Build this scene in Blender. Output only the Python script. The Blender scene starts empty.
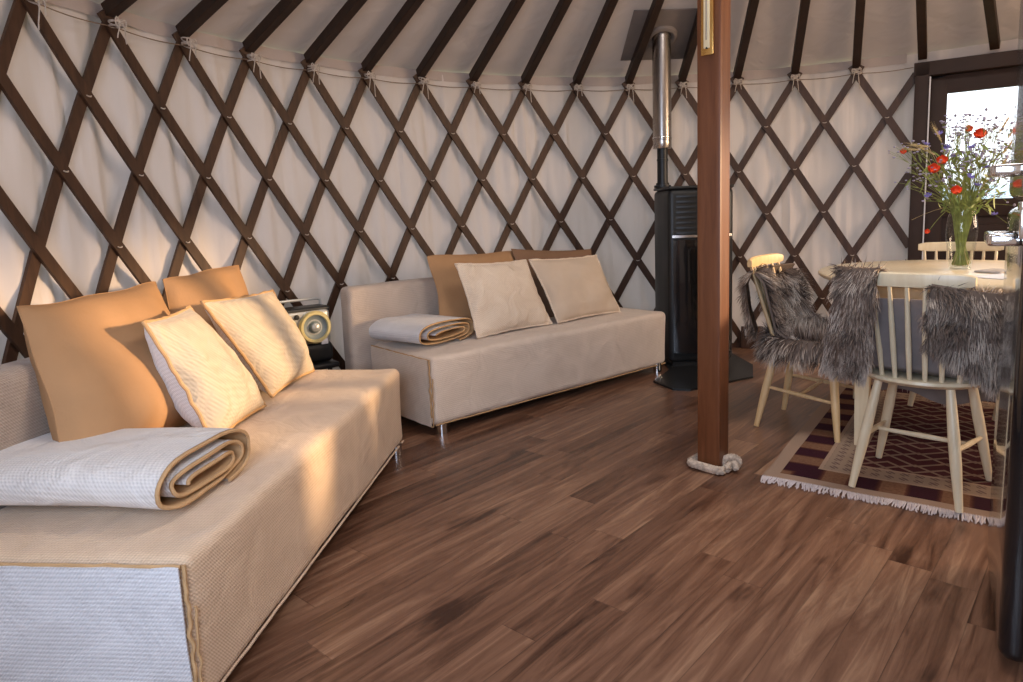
import bpy, bmesh, math, random
from mathutils import Vector, Matrix, noise
PI = math.pi
R_ = math.radians
scn = bpy.context.scene
col = scn.collection

# ------------------------------------------------------------------ camera
CAM_H = 1.10
F_PX, PITCH, ROLL, SHY = 679.52, 0.1362, -0.0384, -36.15
cd = bpy.data.cameras.new('camera')
cam = bpy.data.objects.new('camera', cd)
col.objects.link(cam)
cd.sensor_fit = 'HORIZONTAL'
cd.sensor_width = 36.0
cd.lens = F_PX / 1023.0 * 36.0
cd.shift_y = SHY / 1023.0
cd.clip_start = 0.02
R0 = Vector((1, 0, 0)); U0 = Vector((0, math.sin(PITCH), math.cos(PITCH)))
FW = Vector((0, math.cos(PITCH), -math.sin(PITCH)))
cr, sr = math.cos(ROLL), math.sin(ROLL)
RX = cr * R0 + sr * U0
UP = -sr * R0 + cr * U0
cam.matrix_world = Matrix(((RX.x, UP.x, -FW.x, 0), (RX.y, UP.y, -FW.y, 0), (RX.z, UP.z, -FW.z, CAM_H), (0, 0, 0, 1)))
scn.camera = cam
scn.view_settings.view_transform = 'Standard'
scn.view_settings.look = 'None'
scn.view_settings.gamma = 1.0
scn.view_settings.exposure = 0.0
scn.view_settings.use_curve_mapping = False
try:
    scn.cycles.use_denoising = True
    scn.cycles.denoiser = 'OPENIMAGEDENOISE'
    scn.cycles.max_bounces = 10
    scn.cycles.diffuse_bounces = 5
    scn.cycles.transparent_max_bounces = 16
    scn.cycles.caustics_reflective = False
    scn.cycles.caustics_refractive = False
    scn.cycles.sample_clamp_indirect = 6.0
except Exception:
    pass

# ------------------------------------------------------------------ light
world = bpy.data.worlds.new('sky')
scn.world = world
world.use_nodes = True
bg = world.node_tree.nodes['Background']
bg.inputs['Color'].default_value = (0.90, 0.95, 1.0, 1)
bg.inputs['Strength'].default_value = 2.4

SUN_DIR = Vector((-1.0, 0.035, -0.165)).normalized()
sd = bpy.data.lights.new('sun', 'SUN')
sd.energy = 5.4
sd.angle = R_(4.0)
sd.color = (1.0, 0.66, 0.36)
so = bpy.data.objects.new('sun', sd)
so.rotation_euler = SUN_DIR.to_track_quat('-Z', 'Y').to_euler()
so.location = (8, 1, 3)
col.objects.link(so)

YC = Vector((1.165, 2.178, 0))     # centre of the yurt
YR = 3.0


def area_light(name, loc, target, sx, sy, power, color):
    d = bpy.data.lights.new(name, 'AREA')
    d.shape = 'RECTANGLE'; d.size = sx; d.size_y = sy
    d.energy = power; d.color = color
    o = bpy.data.objects.new(name, d)
    o.location = loc
    o.rotation_euler = (Vector(target) - Vector(loc)).to_track_quat('-Z', 'Y').to_euler()
    col.objects.link(o)
    return o


def on_wall(deg, z, r=YR):
    a = R_(deg)
    return Vector((YC.x + r * math.sin(a), YC.y + r * math.cos(a), z))


# daylight through the crown opening; added lamps in invented rear and side windows
area_light('crown_daylight', (YC.x, YC.y, 3.16), (YC.x, YC.y, 0), 0.95, 0.95, 34, (1.0, 0.86, 0.76))
area_light('rear_window_daylight', on_wall(214, 1.35, 3.1), (-0.6, 2.6, 0.6), 1.3, 1.0, 62, (0.66, 0.78, 1.0))
area_light('side_window_daylight', on_wall(86, 1.45, 3.12), (-0.5, 2.6, 0.7), 1.7, 0.9, 84, (1.0, 0.66, 0.40))

# ------------------------------------------------------------------ helpers

def tag(o, label=None, cat=None, group=None, kind=None):
    if label: o['label'] = label
    if cat: o['category'] = cat
    if group: o['group'] = group
    if kind: o['kind'] = kind
    return o


def thing(name, label, cat, loc=(0, 0, 0), rz=0.0, group=None):
    o = bpy.data.objects.new(name, None)
    o.empty_display_size = 0.05
    o.location = loc
    o.rotation_euler = (0, 0, rz)
    col.objects.link(o)
    return tag(o, label, cat, group)


def copy_tree(o, parent=None):
    c = o.copy()
    col.objects.link(c)
    c.parent = parent
    for ch in list(o.children):
        copy_tree(ch, c)
    return c


class MB:
    """collects vertices and faces, then links them as one mesh object"""
    def __init__(self):
        self.v = []; self.f = []; self.cols = None

    def add(self, vs, fs):
        b = len(self.v)
        self.v.extend([tuple(p) for p in vs])
        self.f.extend([tuple(i + b for i in f) for f in fs])
        return self

    def box(self, c, s, rot=None, bev=0.0):
        bm = bmesh.new()
        bmesh.ops.create_cube(bm, size=1.0)
        for v in bm.verts:
            v.co = Vector((v.co.x * s[0], v.co.y * s[1], v.co.z * s[2]))
        if bev > 0:
            bmesh.ops.bevel(bm, geom=bm.edges[:], offset=bev, segments=2, affect='EDGES', profile=0.6)
        m = rot if rot is not None else Matrix.Identity(3)
        bm.verts.index_update()
        self.add([m @ v.co + Vector(c) for v in bm.verts], [[v.index for v in f.verts] for f in bm.faces])
        bm.free()
        return self

    def tube(self, pts, rad, n=8, closed=False, caps=True):
        pts = [Vector(p) for p in pts]
        if not isinstance(rad, (list, tuple)):
            rad = [rad] * len(pts)
        rings = []
        N = len(pts)
        ref = None
        for i, p in enumerate(pts):
            if closed:
                t = pts[(i + 1) % N] - pts[i - 1]
            else:
                t = pts[min(i + 1, N - 1)] - pts[max(i - 1, 0)]
            if t.length < 1e-9: t = Vector((0, 0, 1))
            t.normalize()
            if ref is None:
                ref = Vector((0, 0, 1)) if abs(t.z) < 0.9 else Vector((1, 0, 0))
            x = (ref - t * ref.dot(t))
            if x.length < 1e-6: x = t.orthogonal()
            x.normalize()
            y = t.cross(x)
            ref = x
            rings.append([p + (x * math.cos(a) + y * math.sin(a)) * rad[i] for a in [2 * PI * k / n for k in range(n)]])
        vs = [q for r in rings for q in r]
        fs = []
        for i in range(N if closed else N - 1):
            j = (i + 1) % N
            for k in range(n):
                k2 = (k + 1) % n
                fs.append((i * n + k, i * n + k2, j * n + k2, j * n + k))
        if caps and not closed:
            fs.append(tuple(reversed(range(n))))
            fs.append(tuple((N - 1) * n + k for k in range(n)))
        return self.add(vs, fs)

    def lathe(self, prof, n=24, c=(0, 0, 0), sx=1.0, sy=1.0, close=True):
        c = Vector(c)
        vs = []
        for (r, z) in prof:
            for k in range(n):
                a = 2 * PI * k / n
                vs.append(c + Vector((r * math.cos(a) * sx, r * math.sin(a) * sy, z)))
        fs = []
        for i in range(len(prof) - 1):
            for k in range(n):
                k2 = (k + 1) % n
                fs.append((i * n + k, i * n + k2, (i + 1) * n + k2, (i + 1) * n + k))
        if close:
            fs.append(tuple(reversed(range(n))))
            fs.append(tuple((len(prof) - 1) * n + k for k in range(n)))
        return self.add(vs, fs)

    def grid(self, fn, nu, nv, thick=0.0):
        """fn(i/nu, j/nv) -> Vector"""
        b = [[Vector(fn(i / nu, j / nv)) for j in range(nv + 1)] for i in range(nu + 1)]
        vs = [p for r in b for p in r]
        W = nv + 1
        fs = [(i * W + j, (i + 1) * W + j, (i + 1) * W + j + 1, i * W + j + 1) for i in range(nu) for j in range(nv)]
        if thick:
            ns = []
            for i in range(nu + 1):
                for j in range(W):
                    du = b[min(i + 1, nu)][j] - b[max(i - 1, 0)][j]
                    dv = b[i][min(j + 1, nv)] - b[i][max(j - 1, 0)]
                    n = du.cross(dv)
                    if n.length > 1e-12: n.normalize()
                    ns.append(n)
            k = len(vs)
            vs2 = [vs[q] - ns[q] * thick for q in range(k)]
            fs2 = [tuple(reversed([q + k for q in f])) for f in fs]
            rim = [i * W for i in range(nu + 1)] + [nu * W + j for j in range(1, W)] + [i * W + nv for i in range(nu - 1, -1, -1)] + [j for j in range(nv - 1, 0, -1)]
            m = len(rim)
            fr = [(rim[q], rim[q] + k, rim[(q + 1) % m] + k, rim[(q + 1) % m]) for q in range(m)]
            vs = vs + vs2; fs = fs + fs2 + fr
        return self.add(vs, fs)

    def rbox(self, lo, hi, r, seg=3, mid=6, disp=None):
        """box with rounded edges and evenly divided faces"""
        lo = Vector(lo); hi = Vector(hi)
        c = (lo + hi) / 2; h = (hi - lo) / 2
        def ticks(a):
            e = [(-a + r * (1 - math.cos(PI / 2 * k / seg))) for k in range(seg)]
            n = max(1, mid if not hasattr(mid, '__len__') else 4)
            m = [(-a + r) + (2 * a - 2 * r) * k / n for k in range(n + 1)]
            return e + m + [-q for q in reversed(e)]
        T = [ticks(h.x), ticks(h.y), ticks(h.z)]
        key = {}
        vs = []
        def vid(p):
            k = (round(p[0], 6), round(p[1], 6), round(p[2], 6))
            if k not in key:
                P = Vector(p)
                q = Vector([max(-(h[i] - r), min(h[i] - r, P[i])) for i in range(3)])
                d = P - q
                if d.length > 1e-9: d = d.normalized() * r
                w = q + d + c
                if disp: w = w + disp(w, (w - q - c))
                key[k] = len(vs); vs.append(w)
            return key[k]
        fs = []
        for ax in range(3):
            a1, a2 = (ax + 1) % 3, (ax + 2) % 3
            for s in (-1, 1):
                for i in range(len(T[a1]) - 1):
                    for j in range(len(T[a2]) - 1):
                        q = []
                        for (ii, jj) in ((i, j), (i + 1, j), (i + 1, j + 1), (i, j + 1)):
                            p = [0, 0, 0]
                            p[ax] = s * h[ax]; p[a1] = T[a1][ii]; p[a2] = T[a2][jj]
                            q.append(vid(p))
                        if s < 0: q.reverse()
                        fs.append(tuple(q))
        return self.add(vs, fs)

    def build(self, name, mat, parent=None, smooth=True, origin=None, angle=40):
        me = bpy.data.meshes.new(name)
        vs = self.v
        if origin is not None:
            o_ = Vector(origin)
            vs = [tuple(Vector(p) - o_) for p in vs]
        me.from_pydata(vs, [], self.f)
        me.update()
        bm = bmesh.new(); bm.from_mesh(me)
        bmesh.ops.recalc_face_normals(bm, faces=bm.faces[:])
        bm.to_mesh(me); bm.free()
        if smooth:
            me.polygons.foreach_set('use_smooth', [True] * len(me.polygons))
            try: me.set_sharp_from_angle(angle=R_(angle))
            except Exception: pass
        if mat is not None: me.materials.append(mat)
        o = bpy.data.objects.new(name, me)
        if origin is not None: o.location = origin
        if parent is not None: o.parent = parent
        col.objects.link(o)
        return o


# ------------------------------------------------------------------ materials
class NT:
    def __init__(self, name):
        self.m = bpy.data.materials.new(name)
        self.m.use_nodes = True
        self.nt = self.m.node_tree
        self.b = self.nt.nodes['Principled BSDF']
        self.out = self.nt.nodes['Material Output']

    def n(self, t, **kw):
        x = self.nt.nodes.new(t)
        for k, v in kw.items():
            if k in x.inputs: x.inputs[k].default_value = v
            else: setattr(x, k, v)
        return x

    def l(self, a, b): self.nt.links.new(a, b)

    def math(self, op, a, b=0.0, c=0.0):
        x = self.nt.nodes.new('ShaderNodeMath'); x.operation = op
        for i, q in enumerate((a, b, c)):
            if hasattr(q, 'links') or hasattr(q, 'is_linked'): self.l(q, x.inputs[i])
            else: x.inputs[i].default_value = q
        return x.outputs[0]

    def ramp(self, fac, stops):
        x = self.nt.nodes.new('ShaderNodeValToRGB')
        e = x.color_ramp.elements
        while len(e) < len(stops): e.new(0.5)
        for i, (p, c) in enumerate(stops):
            e[i].position = p; e[i].color = (c[0], c[1], c[2], 1)
        self.l(fac, x.inputs[0])
        return x.outputs[0]

    def coords(self, kind='Object', scale=(1, 1, 1), rot=(0, 0, 0)):
        tc = self.nt.nodes.new('ShaderNodeTexCoord')
        mp = self.nt.nodes.new('ShaderNodeMapping')
        mp.inputs['Scale'].default_value = scale
        mp.inputs['Rotation'].default_value = rot
        self.l(tc.outputs[kind], mp.inputs[0])
        return mp.outputs[0]

    def bump(self, h, strength=0.3, dist=0.01, prev=None):
        x = self.nt.nodes.new('ShaderNodeBump')
        x.inputs['Strength'].default_value = strength
        x.inputs['Distance'].default_value = dist
        self.l(h, x.inputs['Height'])
        if prev is not None: self.l(prev, x.inputs['Normal'])
        return x.outputs[0]


def simple(name, c, rough=0.5, metal=0.0, var=0.12, scale=8.0, bump=0.0, bscale=60, coat=0.0, spec=None):
    t = NT(name)
    v = t.coords()
    nz = t.n('ShaderNodeTexNoise', Scale=scale, Detail=4.0)
    t.l(v, nz.inputs['Vector'])
    lo = [q * (1 - var) for q in c]; hi = [min(1, q * (1 + var)) for q in c]
    t.l(t.ramp(nz.outputs['Fac'], [(0.3, lo), (0.7, hi)]), t.b.inputs['Base Color'])
    t.b.inputs['Roughness'].default_value = rough
    t.b.inputs['Metallic'].default_value = metal
    if coat: t.b.inputs['Coat Weight'].default_value = coat
    if spec is not None: t.b.inputs['Specular IOR Level'].default_value = spec
    if bump:
        n2 = t.n('ShaderNodeTexNoise', Scale=float(bscale), Detail=3.0)
        t.l(v, n2.inputs['Vector'])
        t.l(t.bump(n2.outputs['Fac'], bump, 0.004), t.b.inputs['Normal'])
    return t.m


def waffle(name, c1, c2, cell=0.011, rough=0.9, strength=0.6, ribs=False, var=0.10, wr=0.3):
    """soft woven cloth with a raised grid (or ribs) of little tufts"""
    t = NT(name)
    tc = t.nt.nodes.new('ShaderNodeTexCoord')
    sp = t.nt.nodes.new('ShaderNodeSeparateXYZ')
    t.l(tc.outputs['Object'], sp.inputs[0])
    k = 2 * PI / (cell * 0.8)
    a = t.math('ADD', sp.outputs[0], t.math('MULTIPLY', sp.outputs[2], 0.83))
    b = t.math('ADD', sp.outputs[1], t.math('MULTIPLY', sp.outputs[2], 0.79))
    sa = t.math('SINE', t.math('MULTIPLY', a, k))
    sb = t.math('SINE', t.math('MULTIPLY', b, k))
    if ribs:
        h = t.math('ADD', t.math('MULTIPLY', sa, 0.2), t.math('MULTIPLY', sb, 0.8))
    else:
        h = t.math('ADD', t.math('MULTIPLY', sa, 0.5), t.math('MULTIPLY', sb, 0.5))
    nz = t.n('ShaderNodeTexNoise', Scale=6.5, Detail=4.0, Distortion=0.9)
    t.l(tc.outputs['Object'], nz.inputs['Vector'])
    h01 = t.math('MULTIPLY_ADD', h, 0.5, 0.5)
    mix = t.math('ADD', t.math('MULTIPLY', h01, 0.4), t.math('MULTIPLY', nz.outputs['Fac'], 0.6))
    t.l(t.ramp(mix, [(0.32, c2), (0.64, c1)]), t.b.inputs['Base Color'])
    t.b.inputs['Roughness'].default_value = rough
    t.b.inputs['Specular IOR Level'].default_value = 0.15
    t.b.inputs['Sheen Weight'].default_value = 0.25
    n1 = t.bump(nz.outputs['Fac'], min(1.0, wr * 1.6), 0.03)
    t.l(t.bump(h01, strength, 0.003, n1), t.b.inputs['Normal'])
    return t.m


M = {}

# canvas: translucent heavy cotton with soft wrinkles
def canvas_mat(name, c, trans=0.25):
    t = NT(name)
    v = t.coords(scale=(1, 1, 0.22))
    n1 = t.n('ShaderNodeTexNoise', Scale=6.0, Detail=2.5, Roughness=0.45, Distortion=0.5)
    t.l(v, n1.inputs['Vector'])
    v2 = t.coords(scale=(1, 1, 1))
    n2 = t.n('ShaderNodeTexNoise', Scale=2.2, Detail=3.0)
    t.l(v2, n2.inputs['Vector'])
    t.l(t.ramp(n2.outputs['Fac'], [(0.3, [q * 0.93 for q in c]), (0.7, c)]), t.b.inputs['Base Color'])
    t.b.inputs['Roughness'].default_value = 0.85
    t.b.inputs['Specular IOR Level'].default_value = 0.2
    bn = t.bump(n1.outputs['Fac'], 0.55, 0.04)
    t.l(bn, t.b.inputs['Normal'])
    tr = t.nt.nodes.new('ShaderNodeBsdfTranslucent')
    tr.inputs[0].default_value = (c[0], c[1] * 0.96, c[2] * 0.9, 1)
    mx = t.nt.nodes.new('ShaderNodeMixShader'); mx.inputs[0].default_value = trans
    t.l(t.b.outputs[0], mx.inputs[1]); t.l(tr.outputs[0], mx.inputs[2]); t.l(mx.outputs[0], t.out.inputs[0])
    return t.m

M['canvas'] = canvas_mat('wall_canvas', (0.70, 0.63, 0.605), 0.10)
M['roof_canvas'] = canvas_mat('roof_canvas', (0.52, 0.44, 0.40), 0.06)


def wood(name, dark, light, axis='z', rough=0.45, stretch=14.0, scale=3.0, bump=0.15):
    t = NT(name)
    s = {'x': (1, stretch, stretch), 'y': (stretch, 1, stretch), 'z': (stretch, stretch, 1)}[axis]
    v = t.coords(scale=s)
    n = t.n('ShaderNodeTexNoise', Scale=scale, Detail=6.0, Roughness=0.6, Distortion=0.8)
    t.l(v, n.inputs['Vector'])
    t.l(t.ramp(n.outputs['Fac'], [(0.3, dark), (0.72, light)]), t.b.inputs['Base Color'])
    t.b.inputs['Roughness'].default_value = rough
    t.l(t.bump(n.outputs['Fac'], bump, 0.004), t.b.inputs['Normal'])
    return t.m

M['lattice'] = wood('stained_lattice_wood', (0.034, 0.013, 0.006), (0.088, 0.040, 0.019), 'z', 0.55, 8)
M['pole'] = wood('stained_pole_wood', (0.014, 0.0055, 0.002), (0.034, 0.013, 0.005), 'z', 0.6, 6)
M['post'] = wood('brown_post_wood', (0.115, 0.036, 0.012), (0.19, 0.068, 0.026), 'z', 0.42, 16, 3.0, 0.08)
M['door'] = simple('door_paint', (0.045, 0.028, 0.023), 0.55, 0, 0.1, spec=0.25)
M['cream'] = wood('cream_painted_wood', (0.72, 0.60, 0.40), (0.84, 0.74, 0.54), 'z', 0.32, 10, 3.0, 0.05)
M['pine'] = wood('pale_oiled_wood', (0.62, 0.42, 0.20), (0.78, 0.57, 0.32), 'z', 0.4, 12, 3.0, 0.05)
M['black_steel'] = simple('black_steel', (0.018, 0.020, 0.022), 0.42, 0.3, 0.1)
M['black_gloss'] = simple('black_gloss_enamel', (0.006, 0.007, 0.009), 0.12, 0.0, 0.05, coat=0.5)
M['stove_glass'] = simple('dark_stove_glass', (0.008, 0.008, 0.008), 0.05, 0.0, 0.05)
M['chrome'] = simple('chrome', (0.75, 0.76, 0.78), 0.12, 1.0, 0.03)
M['steel_pipe'] = simple('brushed_steel', (0.46, 0.43, 0.41), 0.27, 1.0, 0.06)
M['flashing'] = simple('grey_silicone_sheet', (0.20, 0.17, 0.155), 0.6, 0, 0.1)
M['rope'] = simple('twisted_hemp', (0.50, 0.41, 0.33), 0.9, 0, 0.25, 60, 0.5, 200)
M['string'] = simple('cotton_string', (0.55, 0.48, 0.42), 0.9, 0, 0.2, 60)
M['darkstring'] = simple('brown_cord', (0.24, 0.17, 0.12), 0.9, 0, 0.2, 60)
M['brass'] = simple('brass', (0.80, 0.50, 0.17), 0.25, 1.0, 0.1)
M['white_plastic'] = simple('white_plastic', (0.75, 0.74, 0.76), 0.4, 0, 0.04)
M['ivory'] = simple('ivory_scale', (0.82, 0.70, 0.45), 0.4, 0, 0.05)
M['tan_cloth'] = simple('tan_brushed_cotton', (0.42, 0.245, 0.125), 0.92, 0, 0.06, 6, 0.25, 90, spec=0.15)
M['brown_cloth'] = simple('brown_brushed_cotton', (0.22, 0.130, 0.08), 0.92, 0, 0.06, 6, 0.25, 90, spec=0.15)
M['tan_trim'] = simple('tan_trim', (0.52, 0.33, 0.17), 0.9, 0, 0.08, 30, 0.2, 90, spec=0.15)
M['waffle_white'] = waffle('cream_waffle_cloth', (0.60, 0.50, 0.37), (0.50, 0.41, 0.30), 0.017, strength=0.2, wr=0.55)
M['waffle_white2'] = waffle('cream_dimpled_cloth', (0.80, 0.69, 0.56), (0.66, 0.54, 0.42), 0.012, strength=0.4, wr=0.6)
M['rib_white'] = waffle('white_ribbed_blanket', (0.76, 0.73, 0.70), (0.63, 0.60, 0.58), 0.013, strength=0.5, wr=0.6)
M['sofa'] = waffle('beige_needlecord', (0.74, 0.56, 0.40), (0.58, 0.42, 0.28), 0.010, strength=0.45, wr=0.3)
M['sofa2'] = waffle('greige_needlecord', (0.78, 0.66, 0.55), (0.64, 0.53, 0.43), 0.010, strength=0.3, wr=0.3)
M['sofa_end'] = waffle('pale_needlecord', (0.76, 0.76, 0.78), (0.60, 0.60, 0.62), 0.010, strength=0.5, wr=0.25)  # near sofa's end: bluish light is put into the cloth colour
M['backrest'] = waffle('taupe_needlecord', (0.44, 0.35, 0.28), (0.32, 0.25, 0.20), 0.010, strength=0.5)
M['backrest2'] = waffle('taupe_needlecord_light', (0.60, 0.50, 0.42), (0.48, 0.39, 0.32), 0.010, strength=0.3)
M['suede'] = simple('grey_suede', (0.20, 0.175, 0.17), 0.95, 0, 0.15, 12)
M['under'] = simple('dark_frame', (0.05, 0.035, 0.028), 0.6)


def glass_mat(name, tint=(1, 1, 1), refl=1.0):
    t = NT(name)
    fr = t.n('ShaderNodeFresnel', IOR=1.45)
    tr = t.nt.nodes.new('ShaderNodeBsdfTransparent'); tr.inputs[0].default_value = (*tint, 1)
    gl = t.nt.nodes.new('ShaderNodeBsdfGlossy'); gl.inputs['Roughness'].default_value = 0.02
    mx = t.nt.nodes.new('ShaderNodeMixShader')
    gm = t.n('ShaderNodeNewGeometry')
    t.l(t.math('MULTIPLY', t.math('MULTIPLY', fr.outputs[0], refl), t.math('SUBTRACT', 1.0, gm.outputs['Backfacing'])), mx.inputs[0])
    t.l(tr.outputs[0], mx.inputs[1]); t.l(gl.outputs[0], mx.inputs[2]); t.l(mx.outputs[0], t.out.inputs[0])
    return t.m

M['glass'] = glass_mat('window_glass', (0.97, 0.98, 0.99))
M['vase_glass'] = glass_mat('vase_glass', (0.965, 0.98, 0.97), 1.0)


# floor: laminate planks running at 42 degrees
def floor_mat():
    t = NT('oak_laminate')
    v = t.coords(rot=(0, 0, R_(42)))     # u = across, v = along planks
    sp = t.nt.nodes.new('ShaderNodeSeparateXYZ'); t.l(v, sp.inputs[0])
    W, L = 0.118, 1.15
    u = t.math('DIVIDE', sp.outputs[0], W)
    row = t.math('FLOOR', u)
    wn = t.n('ShaderNodeTexWhiteNoise'); wn.noise_dimensions = '1D'
    t.l(row, wn.inputs['W'])
    along = t.math('ADD', t.math('DIVIDE', sp.outputs[1], L), t.math('MULTIPLY', wn.outputs['Value'], 3.7))
    cell = t.math('FLOOR', along)
    cb = t.nt.nodes.new('ShaderNodeCombineXYZ'); t.l(row, cb.inputs[0]); t.l(cell, cb.inputs[1])
    w2 = t.n('ShaderNodeTexWhiteNoise'); w2.noise_dimensions = '3D'
    t.l(cb.outputs[0], w2.inputs['Vector'])
    # grain, offset per plank
    off = t.nt.nodes.new('ShaderNodeVectorMath'); off.operation = 'SCALE'
    t.l(w2.outputs['Color'], off.inputs[0]); off.inputs['Scale'].default_value = 13.0
    ad = t.nt.nodes.new('ShaderNodeVectorMath'); ad.operation = 'ADD'
    t.l(v, ad.inputs[0]); t.l(off.outputs[0], ad.inputs[1])
    mp = t.nt.nodes.new('ShaderNodeMapping'); mp.inputs['Scale'].default_value = (26, 1.9, 1)
    t.l(ad.outputs[0], mp.inputs[0])
    g = t.n('ShaderNodeTexNoise', Scale=1.0, Detail=7.0, Roughness=0.62, Distortion=1.1)
    t.l(mp.outputs[0], g.inputs['Vector'])
    mp2 = t.nt.nodes.new('ShaderNodeMapping'); mp2.inputs['Scale'].default_value = (9, 2.6, 1)
    t.l(ad.outputs[0], mp2.inputs[0])
    k = t.n('ShaderNodeTexNoise', Scale=1.0, Detail=3.0, Roughness=0.5)
    t.l(mp2.outputs[0], k.inputs['Vector'])
    knot = t.n('ShaderNodeMapRange'); knot.inputs['From Min'].default_value = 0.62; knot.inputs['From Max'].default_value = 0.74
    t.l(k.outputs['Fac'], knot.inputs['Value'])
    mixf = t.math('ADD', t.math('MULTIPLY_ADD', g.outputs['Fac'], 1.05, -0.16), t.math('MULTIPLY', w2.outputs['Value'], 0.24))
    mixf = t.math('SUBTRACT', mixf, t.math('MULTIPLY', knot.outputs[0], 0.25))
    c = t.ramp(mixf, [(0.22, (0.045, 0.018, 0.010)), (0.40, (0.130, 0.062, 0.036)), (0.56, (0.205, 0.105, 0.063)), (0.76, (0.34, 0.20, 0.12))])
    # joints
    fu = t.math('FRACT', u); fv = t.math('FRACT', along)
    gu = t.math('LESS_THAN', fu, 0.022); gv = t.math('LESS_THAN', fv, 0.0025)
    gap = t.math('MAXIMUM', gu, gv)
    mx = t.nt.nodes.new('ShaderNodeMix'); mx.data_type = 'RGBA'
    t.l(t.math('MULTIPLY', gap, 0.38), mx.inputs['Factor']); t.l(c, mx.inputs[6]); mx.inputs[7].default_value = (0.02, 0.010, 0.007, 1)
    t.l(mx.outputs[2], t.b.inputs['Base Color'])
    rr = t.math('MULTIPLY_ADD', g.outputs['Fac'], 0.22, 0.22)
    t.l(rr, t.b.inputs['Roughness'])
    h = t.math('SUBTRACT', g.outputs['Fac'], t.math('MULTIPLY', gap, 0.8))
    t.l(t.bump(h, 0.22, 0.003), t.b.inputs['Normal'])
    return t.m

M['floor'] = floor_mat()

# ------------------------------------------------------------------ setting
def struct(o):
    o['kind'] = 'structure'
    return o

m = MB()
m.lathe([(0.001, -0.06), (3.25, -0.06), (3.25, 0.0), (0.001, 0.0)], 96, (YC.x, YC.y, 0))
struct(m.build('floor', M['floor'], smooth=False))

# ground outside and a distant ridge
m = MB(); m.lathe([(0.001, -0.12), (90, -0.12), (90, -0.10), (0.001, -0.10)], 64, (YC.x, YC.y, 0))
struct(m.build('ground', simple('meadow', (0.30, 0.33, 0.20), 0.95, 0, 0.3, 0.5), smooth=False))

DOOR = (32.6, 51.0)
ADDED_WINS = [(64.0, 102.0, 0.95, 1.98), (200.0, 228.0, 0.85, 1.85)]  # added openings, unseen: side for the sun, rear for sky light
WALL_TOP = 2.05

def wall_r(a_deg, z):
    """cloth bulges softly between the lattice bars"""
    a = R_(a_deg)
    p = Vector((math.sin(a) * 3, math.cos(a) * 3, z))
    w = noise.noise(Vector((a_deg * 0.36, z * 0.55, 3.1))) * 0.040
    w += noise.noise(Vector((a_deg * 1.0 + 0.8 * z, z * 1.1, 9.1))) * 0.024
    w += noise.noise(p * 1.7) * 0.012
    # gathered tighter at the top edge
    k = min(1.0, max(0.0, (WALL_TOP - z) / 0.35))
    return max(3.013, 3.040 + w * (0.3 + 0.7 * k))

def build_wall(name, a0, a1):
    m = MB()
    N = int((a1 - a0) / 0.333) ; Z = 48
    zs = [WALL_TOP * j / Z for j in range(Z + 1)]
    idx = {}
    def hole(a, z):
        if DOOR[0] < a % 360 < DOOR[1] and z < 1.96: return True
        for (w0, w1, z0, z1) in ADDED_WINS:
            if w0 < a % 360 < w1 and z0 < z < z1: return True
        return False
    vs = []; fs = []
    def vid(i, j):
        if (i, j) not in idx:
            a = a0 + (a1 - a0) * i / N
            r = wall_r(a % 360, zs[j])
            idx[(i, j)] = len(vs)
            vs.append((YC.x + r * math.sin(R_(a)), YC.y + r * math.cos(R_(a)), zs[j]))
        return idx[(i, j)]
    for i in range(N):
        for j in range(Z):
            a = a0 + (a1 - a0) * (i + 0.5) / N
            z = (zs[j] + zs[j + 1]) / 2
            if hole(a, z): continue
            fs.append((vid(i, j), vid(i + 1, j), vid(i + 1, j + 1), vid(i, j + 1)))
    m.add(vs, fs)
    return struct(m.build(name, M['canvas']))

build_wall('wall_left', -150, -40)
build_wall('wall_back', -40, 60)
build_wall('wall_right', 60, 150)
build_wall('wall_front', 150, 210)

# roof canvas, cone up to the crown, with sagging cloth between the poles
SL = 0.462
def roof_z(r): return 2.008 + (3.0 - r) * SL
TH0, DTH, S0, S1 = -1.3976, 0.1316, 0.0120, -0.0008
m = MB()
NA = 288
rs = [3.32, 3.09, 3.05, 2.9, 2.7, 2.5, 2.25, 2.0, 1.7, 1.4, 1.1, 0.8, 0.66]
def roofpt(i, j):
    a = 2 * PI * i / NA
    r = rs[j]
    ph = ((a - TH0) / DTH) % 1.0
    sag = -0.016 * math.sin(PI * ph) * max(0, min(1, (3.09 - r) * 3))
    z = roof_z(r) + 0.075 + sag + noise.noise(Vector((math.sin(a) * r * 2, math.cos(a) * r * 2, 5))) * 0.012
    return (YC.x + r * math.sin(a), YC.y + r * math.cos(a), z)
vs = [roofpt(i, j) for i in range(NA) for j in range(len(rs))]
J = len(rs)
fs = [(i * J + j, ((i + 1) % NA) * J + j, ((i + 1) % NA) * J + j + 1, i * J + j + 1) for i in range(NA) for j in range(J - 1)]
m.add(vs, fs)
struct(m.build('ceiling', M['roof_canvas']))
# loose hem of the roof cloth where it meets the wall
m = MB()
def hem(i, j):
    a = 2 * PI * i / 288
    rr = 3.028 + 0.006 * math.sin(i * 1.7) + 0.006 * noise.noise(Vector((i * 0.21, j, 0)))
    z = [roof_z(3.05) + 0.07, 2.03, 1.995 + 0.012 * noise.noise(Vector((i * 0.13, 4, 0)))][j]
    return (YC.x + rr * math.sin(a), YC.y + rr * math.cos(a), z)
vs = []; fs = []
for i in range(289):
    for j in range(3): vs.append(hem(i % 288, j))
for i in range(288):
    ad = (i + .5) * 360 / 288
    if DOOR[0] - 1 < ad < DOOR[1] + 1: continue
    for j in range(2): fs.append((i * 3 + j, i * 3 + 3 + j, i * 3 + 4 + j, i * 3 + 1 + j))
m.add(vs, fs)
struct(m.build('trim_1', M['roof_canvas']))

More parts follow.
